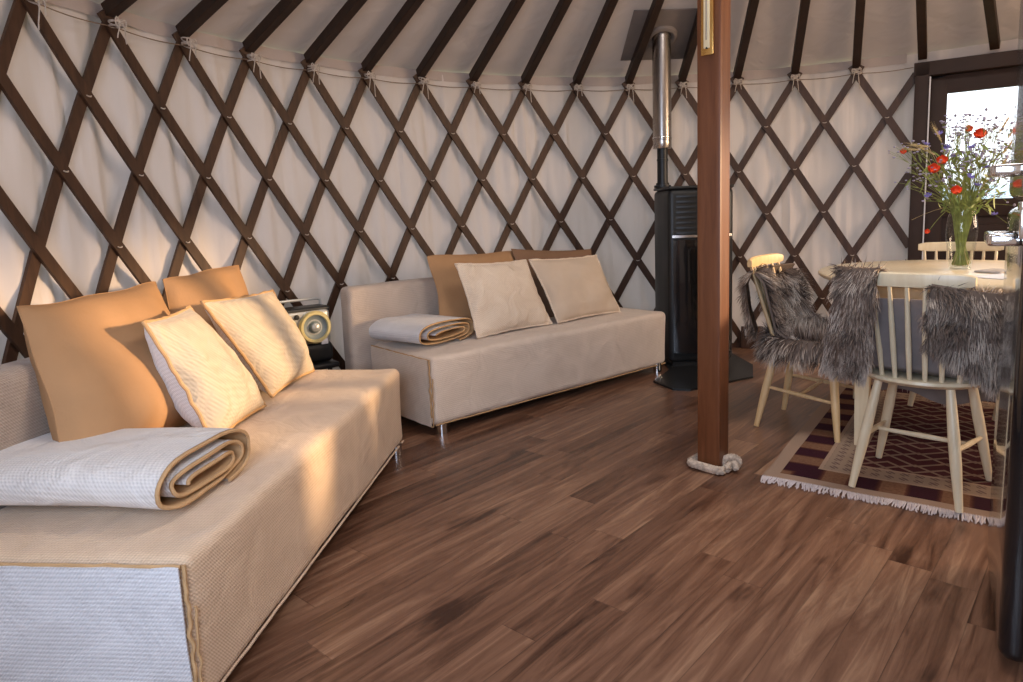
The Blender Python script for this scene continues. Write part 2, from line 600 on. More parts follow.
# crown ring
m = MB()
pts = [(YC.x + 0.66 * math.sin(2 * PI * k / 64), YC.y + 0.66 * math.cos(2 * PI * k / 64), roof_z(0.66) + 0.02) for k in range(64)]
m.tube(pts, 0.045, 10, closed=True)
struct(m.build('trim_2', M['pole']))

# skirting board along the foot of the wall
def arc_board(m, a0, a1, r, z0, z1, th, step=1.5):
    n = max(2, int((a1 - a0) / step))
    vs = []
    for i in range(n + 1):
        a = R_(a0 + (a1 - a0) * i / n)
        for (rr, z) in ((r, z0), (r, z1), (r - th, z1), (r - th, z0)):
            vs.append((YC.x + rr * math.sin(a), YC.y + rr * math.cos(a), z))
    fs = []
    for i in range(n):
        for k in range(4):
            k2 = (k + 1) % 4
            fs.append((i * 4 + k, i * 4 + k2, i * 4 + 4 + k2, i * 4 + 4 + k))
    fs += [(0, 1, 2, 3), (n * 4 + 3, n * 4 + 2, n * 4 + 1, n * 4)]
    m.add(vs, fs)

m = MB(); arc_board(m, -92, 32, 3.01, 0, 0.035, 0.02)
struct(m.build('baseboard_back', M['lattice']))

# invented side and rear windows, out of view (frames with thin glass)
for wi, (w0, w1, z0, z1) in enumerate(ADDED_WINS):
    A = on_wall(w0, 0, 3.06); B = on_wall(w1, 0, 3.06)
    mid = (A + B) / 2; u = (B - A).normalized(); L = (B - A).length
    ang = math.atan2(u.y, u.x)
    root = bpy.data.objects.new('window_%d' % (wi + 1), None)
    root.location = (mid.x, mid.y, z0); root.rotation_euler = (0, 0, ang)
    col.objects.link(root); struct(root)
    f = MB()
    H = z1 - z0
    for (cx, cz, sx, sz) in (((-L / 2, H / 2, 0.07, H + 0.1), (L / 2, H / 2, 0.07, H + 0.1), (0, 0, L, 0.07), (0, H, L, 0.07)) + (((0, H / 2, 0.035, H),) if wi else ())):
        f.box((cx, 0, cz), (sx, 0.14, sz), bev=0.004)
    f.build('window_frame', M['door'], root)
    g = MB().box((0, 0, H / 2), (L - 0.05, 0.006, H - 0.05))
    g.build('window_pane', M['glass'], root)

# ------------------------------------------------------------------ door
DA = Vector((2.771, 4.712, 0)); DU = Vector((0.8296, -0.5584, 0)); DANG = math.atan2(DU.y, DU.x)
root = bpy.data.objects.new('door_1', None)
root.location = DA; root.rotation_euler = (0, 0, DANG)
col.objects.link(root); struct(root)
f = MB()
f.box((0.04, 0.02, 0.985), (0.085, 0.14, 1.97), bev=0.004)
f.box((0.50, 0.02, 1.93), (1.02, 0.14, 0.09), bev=0.004)
f.box((0.98, -0.02, 0.985), (0.085, 0.22, 1.97), bev=0.004)
f.box((0.50, 0.02, 0.012), (0.94, 0.14, 0.024), bev=0.004)
f.box((0.10, 0.082, 0.97), (0.06, 0.02, 1.90), bev=0.002)
f.box((0.50, 0.082, 1.885), (0.86, 0.02, 0.06), bev=0.002)
f.build('door_frame', M['door'], root)
lf = MB()
y = 0.045; th = 0.045
lf.box((0.133, y, 0.95), (0.100, th, 1.84), bev=0.003)
lf.box((0.885, y, 0.95), (0.100, th, 1.84), bev=0.003)
lf.box((0.51, y, 1.825), (0.70, th, 0.115), bev=0.003)
lf.box((0.51, y, 1.01), (0.70, th, 0.11), bev=0.003)
lf.box((0.51, y, 0.08), (0.70, th, 0.13), bev=0.003)
lf.box((0.51, y + 0.008, 0.55), (0.68, th * 0.5, 0.82), bev=0.003)
lf.box((0.51, y, 0.55), (0.58, th * 0.9, 0.70), bev=0.012)
for k in (0, ):
    lf.box((0.605, y, 1.42), (0.030, th, 0.72), bev=0.003)
lf.build('door_leaf', M['door'], root)
MB().box((0.51, y, 1.415), (0.68, 0.006, 0.72)).build('door_pane', M['glass'], root)
h = MB()
h.box((0.89, y - 0.03, 0.98), (0.035, 0.012, 0.20), bev=0.003)
h.tube([(0.89, y - 0.035, 1.0), (0.89, y - 0.075, 1.0), (0.78, y - 0.078, 1.0)], 0.009, 8)
h.build('door_handle', M['chrome'], root)
st = MB().box((0.086, -0.052, 1.0), (0.008, 0.006, 1.75)); st.build('door_seal', M['white_plastic'], root)

# added board screen, unseen, keeps stray sun off the back wall
m = MB()
for k in range(7):
    m.box((4.35, 4.03 + 0.14 * k, 0.98), (0.03, 0.132, 2.15), bev=0.004)
struct(m.build('trim_3', M['lattice'], smooth=False))

# distant pale building / hill line outside the door glass
m = MB()
def hill(u, v):
    a = R_(20 + 50 * u)
    r = 60
    top = 1.75 + 0.3 * math.sin(u * 9) + 0.12 * math.sin(u * 23)
    return (r * math.sin(a) + v * 6 * math.sin(a), r * math.cos(a) + v * 6 * math.cos(a), -0.2 + top * math.sin(v * PI / 2))
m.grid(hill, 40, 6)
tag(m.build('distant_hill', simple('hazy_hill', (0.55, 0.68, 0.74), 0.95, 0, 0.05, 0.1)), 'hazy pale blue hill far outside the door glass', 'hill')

# ------------------------------------------------------------------ lattice wall
ZT = 1.961; DZ = 0.3142
LA0, LA1 = -1.75, R_(DOOR[0]) - 0.002
def lat_th(i, k): return TH0 + i * DTH + (S0 + S1 * i) * k
def lat_z(k): return ZT - DZ * k
lattice = thing('wall_lattice', 'criss-cross lattice of dark brown wooden strips lining the white canvas wall', 'lattice', (YC.x, YC.y, 0))

def strip(i, sgn, r0, wid=0.049, th=0.014):
    """bar from top crossing i going down to the right (sgn=+1) or to the left (-1)"""
    pts = []
    K = 6.24
    n = 40
    for q in range(n + 1):
        k = -0.16 + (K + 0.16) * q / n
        j = i + sgn * k * 0.5
        t = TH0 + j * DTH + (S0 + S1 * j) * k
        if t < LA0 or t > LA1: continue
        z = lat_z(k)
        if z < 0.004: z = 0.004
        pts.append((t, z))
    if len(pts) < 3: return None
    vs = []; fs = []
    for q, (t, z) in enumerate(pts):
        a = pts[max(0, q - 1)]; b = pts[min(len(pts) - 1, q + 1)]
        dx = (b[0] - a[0]) * 3.0; dz = b[1] - a[1]
        L = math.hypot(dx, dz) or 1
        ox, oz = -dz / L * wid / 2, dx / L * wid / 2
        for (s, rr) in ((1, r0), (1, r0 - th), (-1, r0 - th), (-1, r0)):
            tt = t + s * ox / 3.0
            zz = max(0.0, z + s * oz)
            vs.append((rr * math.sin(tt), rr * math.cos(tt), zz))
    for q in range(len(pts) - 1):
        for k in range(4):
            k2 = (k + 1) % 4
            fs.append((q * 4 + k, q * 4 + k2, q * 4 + 4 + k2, q * 4 + 4 + k))
    n = len(pts) - 1
    fs += [(0, 1, 2, 3), (n * 4 + 3, n * 4 + 2, n * 4 + 1, n * 4)]
    return MB().add(vs, fs)

for i in range(-6, 15):
    s = strip(i, +1, 2.992)
    if s: s.build('lattice_strip', M['lattice'], lattice, smooth=False)
for i in range(-3, 18):
    s = strip(i, -1, 3.008)
    if s: s.build('lattice_strip', M['lattice'], lattice, smooth=False)
# little leather thongs at the crossings
kn = MB().tube([(-0.012, 0, 0.004), (-0.006, -0.004, 0.0), (0.006, -0.004, 0.0), (0.012, 0, 0.004)], 0.0028, 6)
k0 = kn.build('leather_knot', M['string'], lattice)
first = True
for k in range(1, 6):
    for q in range(0, 15):
        i = q + (0.5 if k % 2 else 0.0)
        t = lat_th(i, k); z = lat_z(k)
        if t > LA1 - 0.01 or t < -1.5: continue
        o = k0 if first else k0.copy()
        if not first: col.objects.link(o)
        first = False
        o.location = (2.974 * math.sin(t), 2.974 * math.cos(t), z - 0.008)
        o.rotation_euler = (0, 0, -t)

# ------------------------------------------------------------------ roof poles with rope ties
def pole_mesh(th):
    m = MB()
    d = Vector((-math.sin(th), -math.cos(th), 0))
    side = Vector((math.cos(th), -math.sin(th), 0))
    up = Vector((0, 0, 1))
    slope = (d + up * SL).normalized()
    nrm = side.cross(slope).normalized()
    if nrm.z < 0: nrm = -nrm
    base = Vector((YC.x + 2.96 * math.sin(th), YC.y + 2.96 * math.cos(th), roof_z(2.96) + 0.005))
    L = (2.96 - 0.68) / math.hypot(1, 0) * math.hypot(1, SL)
    rot = Matrix((side, slope, nrm)).transposed()
    m.box(base + slope * (L / 2 - 0.03), (0.052, L, 0.056), rot, bev=0.004)
    return m, base

LPX = [  # one label per pole in view
 (0, 'dark roof pole cut by the top left corner'),
 (1, 'dark roof pole next to the leftmost one'),
 (2, 'dark roof pole third from the left'),
 (3, 'dark roof pole above the waffle pillows'),
 (4, 'dark roof pole above the boombox'),
 (5, 'dark roof pole above the left end of the far sofa backrest'),
 (6, 'dark roof pole above the folded blanket on the far sofa'),
 (7, 'dark roof pole above the left pillows of the far sofa'),
 (8, 'dark roof pole above the gap between the far sofa pillows'),
 (9, 'dark roof pole above the right pillow of the far sofa'),
 (10, 'dark roof pole just left of the steel stove pipe'),
 (11, 'dark roof pole between the steel stove pipe and the wooden post'),
 (12, 'dark roof pole just right of the wooden post'),
 (13, 'dark roof pole above the left dining chair'),
 (14, 'dark roof pole above the round table'),
 (15, 'dark roof pole resting on the left corner of the door frame'),
 (16, 'dark roof pole resting on the middle of the door lintel'),
]
for i, lab in LPX:
    th = TH0 + i * DTH
    m, base = pole_mesh(th)
    o = m.build('roof_pole', M['pole'], None, smooth=False, origin=base)
    tag(o, lab, 'roof pole', 'roof poles around the yurt')
    if i <= 14:
        # string lashing
        random.seed(100 + i)
        t = MB()
        rr = 2.955
        c = Vector((YC.x + rr * math.sin(th), YC.y + rr * math.cos(th), 1.965))
        side = Vector((math.cos(th), -math.sin(th), 0)); inn = Vector((-math.sin(th), -math.cos(th), 0))
        for k in range(3):
            tilt = random.uniform(-0.35, 0.35)
            pts = []
            for q in range(15):
                a = 2 * PI * q / 14
                pts.append(c + side * (0.030 * math.cos(a)) + inn * (0.026 * math.sin(a) + 0.004) + Vector((0, 0, (k - 1) * 0.012 + tilt * 0.03 * math.cos(a))))
            t.tube(pts, 0.0032, 6)
        for s in (-1, 1):
            pts = [c + inn * 0.030 + side * (s * 0.028 * math.sin(PI * q / 8)) * 1.0 + Vector((0, 0, 0.022 * math.sin(PI * q / 8 * 2) * (0.6 + random.random() * .5))) for q in range(9)]
            t.tube(pts, 0.003, 6)
        for s in (-1, 1):
            Lh = random.uniform(0.05, 0.13)
            pts = [c + inn * (0.030 + 0.004 * math.sin(q)) + side * (s * 0.010 + 0.012 * s * q / 5) - Vector((0, 0, Lh * q / 5)) for q in range(6)]
            t.tube(pts, 0.0028, 6)
        o = t.build('string_tie', M['string'], None, origin=c)
        lab2 = lab.replace('dark roof pole', 'pale string lashing on the pole', 1)
        if i == 0: lab2 = 'pale string lashing at the top left corner, on the leftmost roof pole'
        tag(o, lab2, 'string', 'string lashings at the lattice tops')

# thin cord running round the lattice heads
m = MB(); pts = []
for q in range(0, 150):
    i = -0.5 + 15.8 * q / 149
    th = TH0 + i * DTH
    if th > LA1: break
    ph = i % 1.0
    pts.append((YC.x + 2.972 * math.sin(th), YC.y + 2.972 * math.cos(th), 1.955 - 0.010 * math.sin(PI * ph)))
m.tube(pts, 0.0026, 6)
tag(m.build('cord', M['darkstring'], None, origin=pts[75]), 'thin brown cord strung along the heads of the lattice', 'cord')

# remaining roof poles outside the picture are part of the crown ring structure
# ------------------------------------------------------------------ wooden post, rope, thermometer
PA = R_(38)   # heading of the left face
PC = Vector((0.825, 2.75, 0))
m = MB()
h = MB().rbox((-0.048, -0.048, 0.0), (0.048, 0.048, 2.98), 0.004, 2, 6)
post = h.build('wooden_post', M['post'], None)
post.location = PC; post.rotation_euler = (0, 0, R_(-40))
tag(post, 'square brown wooden post standing on the floor between the stove and the table', 'post')

rp = thing('base_rope', 'thick twisted pale rope tied around the foot of the wooden post', 'rope', PC, R_(-40))
def twisted(m, path, R, r, turns, n=10):
    P = [Vector(p) for p in path]
    N = len(P)
    for s in range(3):
        pts = []
        for i, p in enumerate(P):
            t = (P[min(i + 1, N - 1)] - P[max(i - 1, 0)]).normalized()
            x = t.cross(Vector((0, 0, 1)))
            if x.length < 1e-3: x = Vector((1, 0, 0))
            x.normalize(); y = x.cross(t)
            a = 2 * PI * (turns * i / (N - 1) + s / 3)
            pts.append(p + (x * math.cos(a) + y * math.sin(a)) * R)
        m.tube(pts, r, n)
m = MB()
path = []
for q in range(81):
    a = R_(-30) + 2 * PI * q / 80 * 0.97
    c, s = math.cos(a), math.sin(a)
    k = 0.074 / max(abs(c) ** 1.0, abs(s) ** 1.0, 0.80)
    path.append((k * c, k * s, 0.021 + 0.003 * math.sin(a * 2)))
twisted(m, path, 0.0085, 0.0105, 13)
m.build('rope_coil', M['rope'], rp)
m = MB()
a = R_(18)
kc = Vector((0.074, 0.010, 0.032))
path = [kc + Vector((0.026 * math.cos(2 * PI * q / 40), 0.016 * math.cos(2 * PI * q / 40) + 0.004, 0.022 * math.sin(2 * PI * q / 40))) for q in range(41)]
twisted(m, path, 0.0065, 0.0085, 6)
path = [kc + Vector((0.010 + 0.022 * q / 24, -0.010 - 0.012 * q / 24, 0.018 * math.sin(q / 24 * PI) - 0.014)) for q in range(25)]
twisted(m, path, 0.0065, 0.0085, 3)
m.build('rope_knot', M['rope'], rp)

# thermometer screwed on the post (front-left face)
tm = thing('wall_thermometer', 'brass framed thermometer fixed high on the wooden post', 'thermometer', PC, R_(-40))
m = MB()
zc = 1.82
m.box((-0.001, -0.056, zc), (0.050, 0.014, 0.31), bev=0.003)
m.build('thermometer_frame', M['brass'], tm)
MB().box((-0.001, -0.0645, zc + 0.005), (0.024, 0.004, 0.27), bev=0.001).build('thermometer_scale', M['ivory'], tm)
MB().tube([(-0.001, -0.068, zc - 0.10), (-0.001, -0.068, zc + 0.12)], 0.0028, 8).build('thermometer_tube', M['chrome'], tm)
o = MB().lathe([(0.001, 0), (0.004, 0.0), (0.004, 0.003), (0.001, 0.004)], 12).build('thermometer_screw', M['black_steel'], tm)
o.location = (-0.001, -0.064, zc - 0.130); o.rotation_euler = (R_(90), 0, 0)

# ------------------------------------------------------------------ stove
ST = R_(3)
e1 = Vector((math.cos(ST), math.sin(ST), 0)); e2 = Vector((-math.sin(ST), math.cos(ST), 0))
SFL = Vector((1.055, 4.50, 0))
SW, SDp, SH = 0.44, 0.38, 1.225
SC = SFL + e1 * SW / 2 + e2 * SDp / 2
stv = thing('wood_stove', 'tall black steel wood stove with glass door standing on a hearth plate behind the post', 'stove', SC + Vector((0, 0, 0.012)), ST)
m = MB()
m.rbox((-SW / 2, -SDp / 2, 0.03), (SW / 2, SDp / 2, SH - 0.03), 0.035, 4, 3)
m.box((0, 0, 0.02), (SW - 0.06, SDp - 0.06, 0.04))
m.build('stove_body', M['black_steel'], stv)
MB().rbox((-SW / 2, -SDp / 2, SH - 0.032), (SW / 2, SDp / 2, SH - 0.012), 0.008, 2, 2).build('stove_top', M['black_steel'], stv)
m = MB()
def bow(u, v, w, z0, z1, d):
    x = -w / 2 + w * u
    return (x, -SDp / 2 - d - 0.030 * (1 - (2 * u - 1) ** 2), z0 + (z1 - z0) * v)
m.grid(lambda u, v: bow(u, v, SW - 0.05, 0.10, 0.86, 0.012), 16, 2, 0.02)
m.build('stove_door', M['black_gloss'], stv)
m = MB(); m.grid(lambda u, v: bow(u, v, SW - 0.12, 0.33, 0.80, 0.016), 16, 2, 0.003)
m.build('door_glass', M['stove_glass'], stv)
m = MB(); m.tube([(SW / 2 - 0.06, -SDp / 2 - 0.05, 0.40), (SW / 2 - 0.06, -SDp / 2 - 0.075, 0.42), (SW / 2 - 0.06, -SDp / 2 - 0.075, 0.62), (SW / 2 - 0.06, -SDp / 2 - 0.05, 0.64)], 0.007, 8)
m.build('door_handle', M['black_steel'], stv)
m = MB()
for k in range(8):
    z = 0.90 + 0.034 * k
    m.grid(lambda u, v, z=z: bow(u, v, SW - 0.10, z, z + 0.012, 0.004), 12, 1, 0.012)
m.build('vent_grille', M['black_steel'], stv)
m = MB(); m.grid(lambda u, v: bow(u, v, SW - 0.04, 0.875, 0.892, 0.010), 12, 1, 0.012)
m.build('trim_bar', M['steel_pipe'], stv)
pipe_xy = Vector((1.080, 4.78, 0))
# pipe inside stove footprint frame
loc = Matrix.Rotation(-ST, 3, 'Z') @ (pipe_xy - SC)
pw = SC + Matrix.Rotation(ST, 3, 'Z') @ Vector((loc.x, loc.y, 0))
MB().lathe([(0.058, SH - 0.012), (0.058, SH + 0.004), (0.045, SH + 0.006), (0.045, SH + 0.02)], 24, (loc.x, loc.y, 0)).build('pipe_collar', M['black_steel'], stv)
pr = math.hypot(pw.x - YC.x, pw.y - YC.y)
ztop = roof_z(pr) + 0.04
pp = thing('stove_pipe', 'vertical stove pipe, black below and shiny steel above, rising from the stove to the roof', 'stove pipe', (pw.x, pw.y, SH + 0.02), 0)
z0 = SH + 0.02
MB().lathe([(0.036, 0.0), (0.036, 0.16), (0.039, 0.161), (0.039, 0.175), (0.036, 0.176), (0.036, 0.29)], 24).build('black_pipe', M['black_steel'], pp)
m = MB().lathe([(0.060, 0.245), (0.062, 0.248), (0.062, 0.30), (0.064, 0.302), (0.064, 0.312), (0.062, 0.314), (0.062, ztop - z0 + 0.15)], 36)
m.build('steel_sleeve', M['steel_pipe'], pp)
MB().lathe([(0.065, 0.315), (0.0655, 0.316), (0.0655, 0.322), (0.065, 0.323)], 36).build('clamp_band', M['chrome'], pp)
# flashing sheet on the roof slope, between poles and cloth
fl_ = thing('roof_flashing', 'square grey flashing sheet in the roof around the steel stove pipe', 'flashing', (pw.x, pw.y, ztop + 0.005), 0)
d = Vector((YC.x - pw.x, YC.y - pw.y, 0)).normalized(); sdv = Vector((-d.y, d.x, 0)); slp = (d + Vector((0, 0, SL))).normalized()
nn = sdv.cross(slp)
rot = Matrix((sdv, slp, nn)).transposed()
MB().box((0, 0, 0), (0.47, 0.50, 0.008), rot, bev=0.002).build('flashing_sheet', M['flashing'], fl_)
m = MB()
ring = [(0.085 * math.cos(a), 0.085 * math.sin(a)) for a in [2 * PI * k / 32 for k in range(32)]]
m.tube([sdv * x + slp * y - nn * 0.008 * (1 if nn.z > 0 else -1) for x, y in ring], 0.022, 8, closed=True)
m.build('flashing_collar', M['flashing'], fl_)
# hearth plate
m = MB()
HP = [(0.875, 4.17), (0.95, 3.965), (1.05, 3.94), (1.51, 4.19), (1.62, 4.50), (1.60, 4.95), (1.07, 4.95), (1.045, 4.46)]
zt = 0.012
vs = [(x, y, 0) for x, y in HP] + [(x, y, zt) for x, y in HP]
n = len(HP)
m.add(vs, [tuple(range(n)), tuple(range(n, 2 * n))] + [(k, (k + 1) % n, n + (k + 1) % n, n + k) for k in range(n)])
tag(m.build('hearth_plate', M['black_steel'], None, smooth=False, origin=(1.15, 4.25, 0)), 'flat black steel hearth plate on the floor under the wood stove', 'hearth plate')

# ------------------------------------------------------------------ sofas
def lumpy(amp, sc=3.0, seed=0.0):
    def f(w, d):
        n = noise.noise(Vector((w.x * sc + seed, w.y * sc, w.z * sc * 1.2)))
        n2 = noise.noise(Vector((w.x * sc * 3 + seed, w.y * sc * 3, w.z * sc * 3)))
        dir_ = d.normalized() if d.length > 1e-6 else Vector((0, 0, 0))
        return dir_ * (n * amp + n2 * amp * 0.35)
    return f

def sofa(label, origin, ang, L, D, back_lo, back_hi, bt, mats, btop, bx0, bx1):
    """local x along the front, y towards the back; origin is the front left corner on the floor"""
    r = thing('sofa', label, 'sofa', origin, ang)
    HZ = 0.405
    m = MB().rbox((0, 0.0, 0.055), (L, D, HZ), 0.030, 4, 30, lumpy(0.006, 3.0, L))
    m.build('seat', mats[0], r)
    m = MB().rbox((bx0, D + 0.005, 0.05), (bx1, D + bt, btop), 0.035, 4, 12, lumpy(0.004, 3.0))
    m.build('backrest', mats[1], r)
    MB().box((L / 2, D / 2, 0.062), (L - 0.10, D - 0.08, 0.05), bev=0.004).build('base_frame', M['under'], r)
    for (x, y) in ((0.065, 0.035), (L - 0.075, 0.022), (0.065, D - 0.06), (L - 0.075, D - 0.06)):
        g = MB().lathe([(0.027, 0), (0.027, 0.07)], 20)
        o = g.build('leg', M['chrome'], r); o.location = (x, y, 0)
    return r, HZ

# near sofa along the left wall
S1O = Vector((-0.700, 1.345, 0)); S1A = math.atan2(0.995, 0.10)
s1, HZ = sofa('long beige corduroy sofa bed in the foreground along the left wall', S1O, S1A, 1.74, 0.66, 0, 0, 0.13, (M['sofa'], M['backrest']), 0.735, -0.02, 1.60)
# far sofa along the back wall
S2O = Vector((-0.405, 3.270, 0)); S2A = math.atan2(0.637, 0.771)
s2, HZ = sofa('beige corduroy sofa bed against the back wall beside the stove', S2O, S2A, 1.855, 0.60, 0, 0, 0.13, (M['sofa2'], M['backrest2']), 0.725, -0.12, 1.30)

def wavy(pts, amp, seed):
    return [Vector(p) + Vector((noise.noise(Vector((i * .35, seed, 0))), noise.noise(Vector((i * .35, seed, 7))), noise.noise(Vector((i * .35, seed, 13))))) * amp for i, p in enumerate(pts)]

def line(a, b, n=20):
    a = Vector(a); b = Vector(b)
    return [a.lerp(b, k / n) for k in range(n + 1)]

# end panels, seams and hems of the loose covers (local sofa coordinates)
def cover_details(r, L, D, mat, mat2):
    # end panel at local x = 0 : cloth panel with piping
    m = MB()
    def panel(u, v):
        y = 0.012 + (D - 0.03) * u; z = 0.052 + (0.392 - 0.052) * v
        return (-0.0105 - 0.004 * noise.noise(Vector((u * 4, v * 3, L))) - 0.005 * v, y, z + 0.004 * noise.noise(Vector((u * 9, L, 3))))
    m.grid(panel, 24, 12, 0.004)
    m.build('end_panel', mat, r)
    p = MB()
    p.tube(wavy(line((-0.013, 0.010, 0.392), (-0.013, D - 0.02, 0.394), 40), 0.005, 1), 0.0042, 6)
    # loose vertical seam at the front corner
    p.tube(wavy(line((-0.010, 0.004, 0.395), (-0.014, 0.002, 0.10), 30), 0.007, 2), 0.0045, 6)
    p.tube(wavy(line((-0.004, -0.008, 0.30), (-0.010, -0.006, 0.06), 24), 0.004, 5), 0.0030, 6)
    p.build('seam_piping', M['tan_trim'], r)
    q = MB()
    q.tube(wavy(line((0.01, 0.004, 0.058), (L - 0.01, 0.004, 0.058), 60), 0.002, 3), 0.0040, 6)
    q.tube(wavy(line((-0.010, 0.0, 0.055), (-0.010, D, 0.055), 30), 0.002, 4), 0.0040, 6)
    q.build('hem_piping', mat2, r)
cover_details(s1, 1.74, 0.66, M['sofa_end'], M['sofa'])
cover_details(s2, 1.855, 0.60, M['sofa2'], M['tan_trim'])

# ------------------------------------------------------------------ pillows
def pillow(name, label, corners, thick, mat, group, piping=None, back=None, seed=0, piped_r=0.0065, wr=0.011, n=30, cat='pillow', puffy=False):
    bl, br, tr, tl = [Vector(c) for c in corners]
    c = (bl + br + tr + tl) / 4
    base = Vector((c.x, c.y, min(p.z for p in (bl, br, tr, tl))))
    root = thing(name, label, cat, base, 0, group)
    nrm = ((br - bl).cross(tl - bl)).normalized()
    if nrm.dot(Vector((0, 0, 1.1)) - c + Vector((0, 0, 0))) < 0 and nrm.dot(-c) < 0: nrm = -nrm
    if nrm.dot(Vector((0, 0, CAM_H)) - c) < 0: nrm = -nrm
    def P(u, v, side):
        a = bl.lerp(br, u); b = tl.lerp(tr, u)
        p = a.lerp(b, v)
        uu, vv = 2 * u - 1, 2 * v - 1
        # edges drawn in between the corners
        pin = 0.055
        cx = (c - p)
        p = p + (br - bl) * (-uu * pin * (1 - vv * vv) * abs(uu) ** 3) * 0.5 + (tl - bl) * (-vv * pin * (1 - uu * uu) * abs(vv) ** 3) * 0.5
        h = (max(0, 1 - abs(uu) ** 2.4) * max(0, 1 - abs(vv) ** 2.4)) ** 0.55
        if puffy:
            h = (max(0, 1 - abs(uu) ** 2.3) * max(0, 1 - abs(vv) ** 2.3)) ** 0.62
            h *= 1 + 0.22 * noise.noise(Vector((u * 2.2 + seed * 3, v * 2.6, 2.0)))
            p = p + (tl - bl) * (0.030 * noise.noise(Vector((u * 2.6 + seed, 0, 0))) * max(0, vv)) + (br - bl) * (0.030 * noise.noise(Vector((0, v * 2.6 + seed, 0))) * uu)
            q_ = 0.018 * (uu * vv) ** 4
            p = p + (c - p) * q_ * 2
        h *= 1 + 0.16 * (-vv)
        w = noise.noise(Vector((u * 3.5 + seed, v * 3.5, side))) * wr * 1.6 + noise.noise(Vector((u * 9 + seed, v * 9, side + 4))) * wr * 0.6
        # pull creases from the corners
        cr_ = math.sin((uu * vv) * 9 + seed) * wr * 0.7 * (abs(uu * vv))
        bk = 1.45 if (back is not None and side < 0) else 1.0
        return p + nrm * side * (h * bk * thick / 2 + (w + cr_) * min(1, h * 1.5)) - base
    W = n + 1
    def side_mesh(s):
        m = MB()
        m.grid(lambda u, v: P(u, v, s), n, n)
        return m
    if back is None:
        m = MB()
        g1 = side_mesh(1); g2 = side_mesh(-1)
        m.add(g1.v, g1.f); m.add(g2.v, [tuple(reversed(f)) for f in g2.f])
        o = m.build('cushion', mat, root)
    else:
        side_mesh(1).build('front_cover', mat, root)
        side_mesh(-1).build('back_cover', back, root)
    # rim line
    rim = [P(k / n, 0, 0) for k in range(n)] + [P(1, k / n, 0) for k in range(n)] + [P(1 - k / n, 1, 0) for k in range(n)] + [P(0, 1 - k / n, 0) for k in range(n)]
    if piping is not None:
        rim = wavy(rim, 0.005, seed)
        MB().tube(rim, piped_r, 8, closed=True).build('piping', piping, root)
    else:
        MB().tube(rim, 0.0022, 6, closed=True).build('seam', mat, root)
    return root

g1 = 'pillows on the near sofa'; g2 = 'pillows on the far sofa'
pillow('pillow', 'large plain tan pillow at the left end of the near sofa, leaning on its backrest',
       [(-1.16, 1.70, .412), (-1.13, 2.38, .412), (-1.355, 2.60, .890), (-1.375, 1.865, .900)], 0.25, M['tan_cloth'], g1, seed=1, puffy=True)
pillow('pillow', 'plain tan pillow standing behind the waffle pillows of the near sofa, rear right',
       [(-1.25, 2.56, .425), (-1.15, 3.04, .425), (-1.265, 3.19, .915), (-1.375, 2.66, .895)], 0.20, M['tan_cloth'], g1, seed=2, puffy=True)
pillow('pillow', 'cream waffle pillow with tan piping and a white back, front left on the near sofa',
       [(-0.955, 2.07, .413), (-0.93, 2.46, .420), (-1.135, 2.375, .812), (-1.115, 2.035, .812)], 0.165, M['waffle_white'], g1, M['tan_trim'], M['sofa_end'], seed=3)
pillow('pillow', 'cream waffle pillow with tan piping, front right on the near sofa beside the boombox',
       [(-0.955, 2.60, .418), (-0.915, 3.045, .415), (-1.09, 3.09, .785), (-1.155, 2.515, .812)], 0.16, M['waffle_white'], g1, M['tan_trim'], M['sofa_end'], seed=4)

def S2(e, off, z):
    return Vector((S2O.x + e * math.cos(S2A) - off * math.sin(S2A), S2O.y + e * math.sin(S2A) + off * math.cos(S2A), z))
pillow('pillow', 'plain tan pillow at the back left of the far sofa, leaning on its backrest',
       [S2(.36, .42, .41), S2(.96, .42, .41), S2(1.02, .545, .858), S2(.355, .55, .872)], 0.12, M['tan_cloth'], g2, seed=5, puffy=True)
pillow('pillow', 'darker brown pillow at the back right of the far sofa',
       [S2(1.03, .40, .41), S2(1.62, .36, .41), S2(1.625, .455, .825), S2(0.97, .52, .868)], 0.08, M['brown_cloth'], g2, seed=6)
pillow('pillow', 'pale quilted pillow with piped edge, front left on the far sofa',
       [S2(.435, .20, .415), S2(1.02, .22, .415), S2(.935, .345, .805), S2(.41, .335, .823)], 0.12, M['waffle_white2'], g2, M['waffle_white2'], seed=7)
pillow('pillow', 'pale taupe pillow with piped edge, front right on the far sofa near the stove',
       [S2(1.06, .21, .415), S2(1.66, .23, .41), S2(1.56, .345, .79), S2(.96, .34, .805)], 0.12, simple('taupe_linen', (0.58, 0.48, 0.38), 0.92, 0, 0.06, 6, 0.3, 120, spec=0.15), g2, M['waffle_white2'], seed=8)

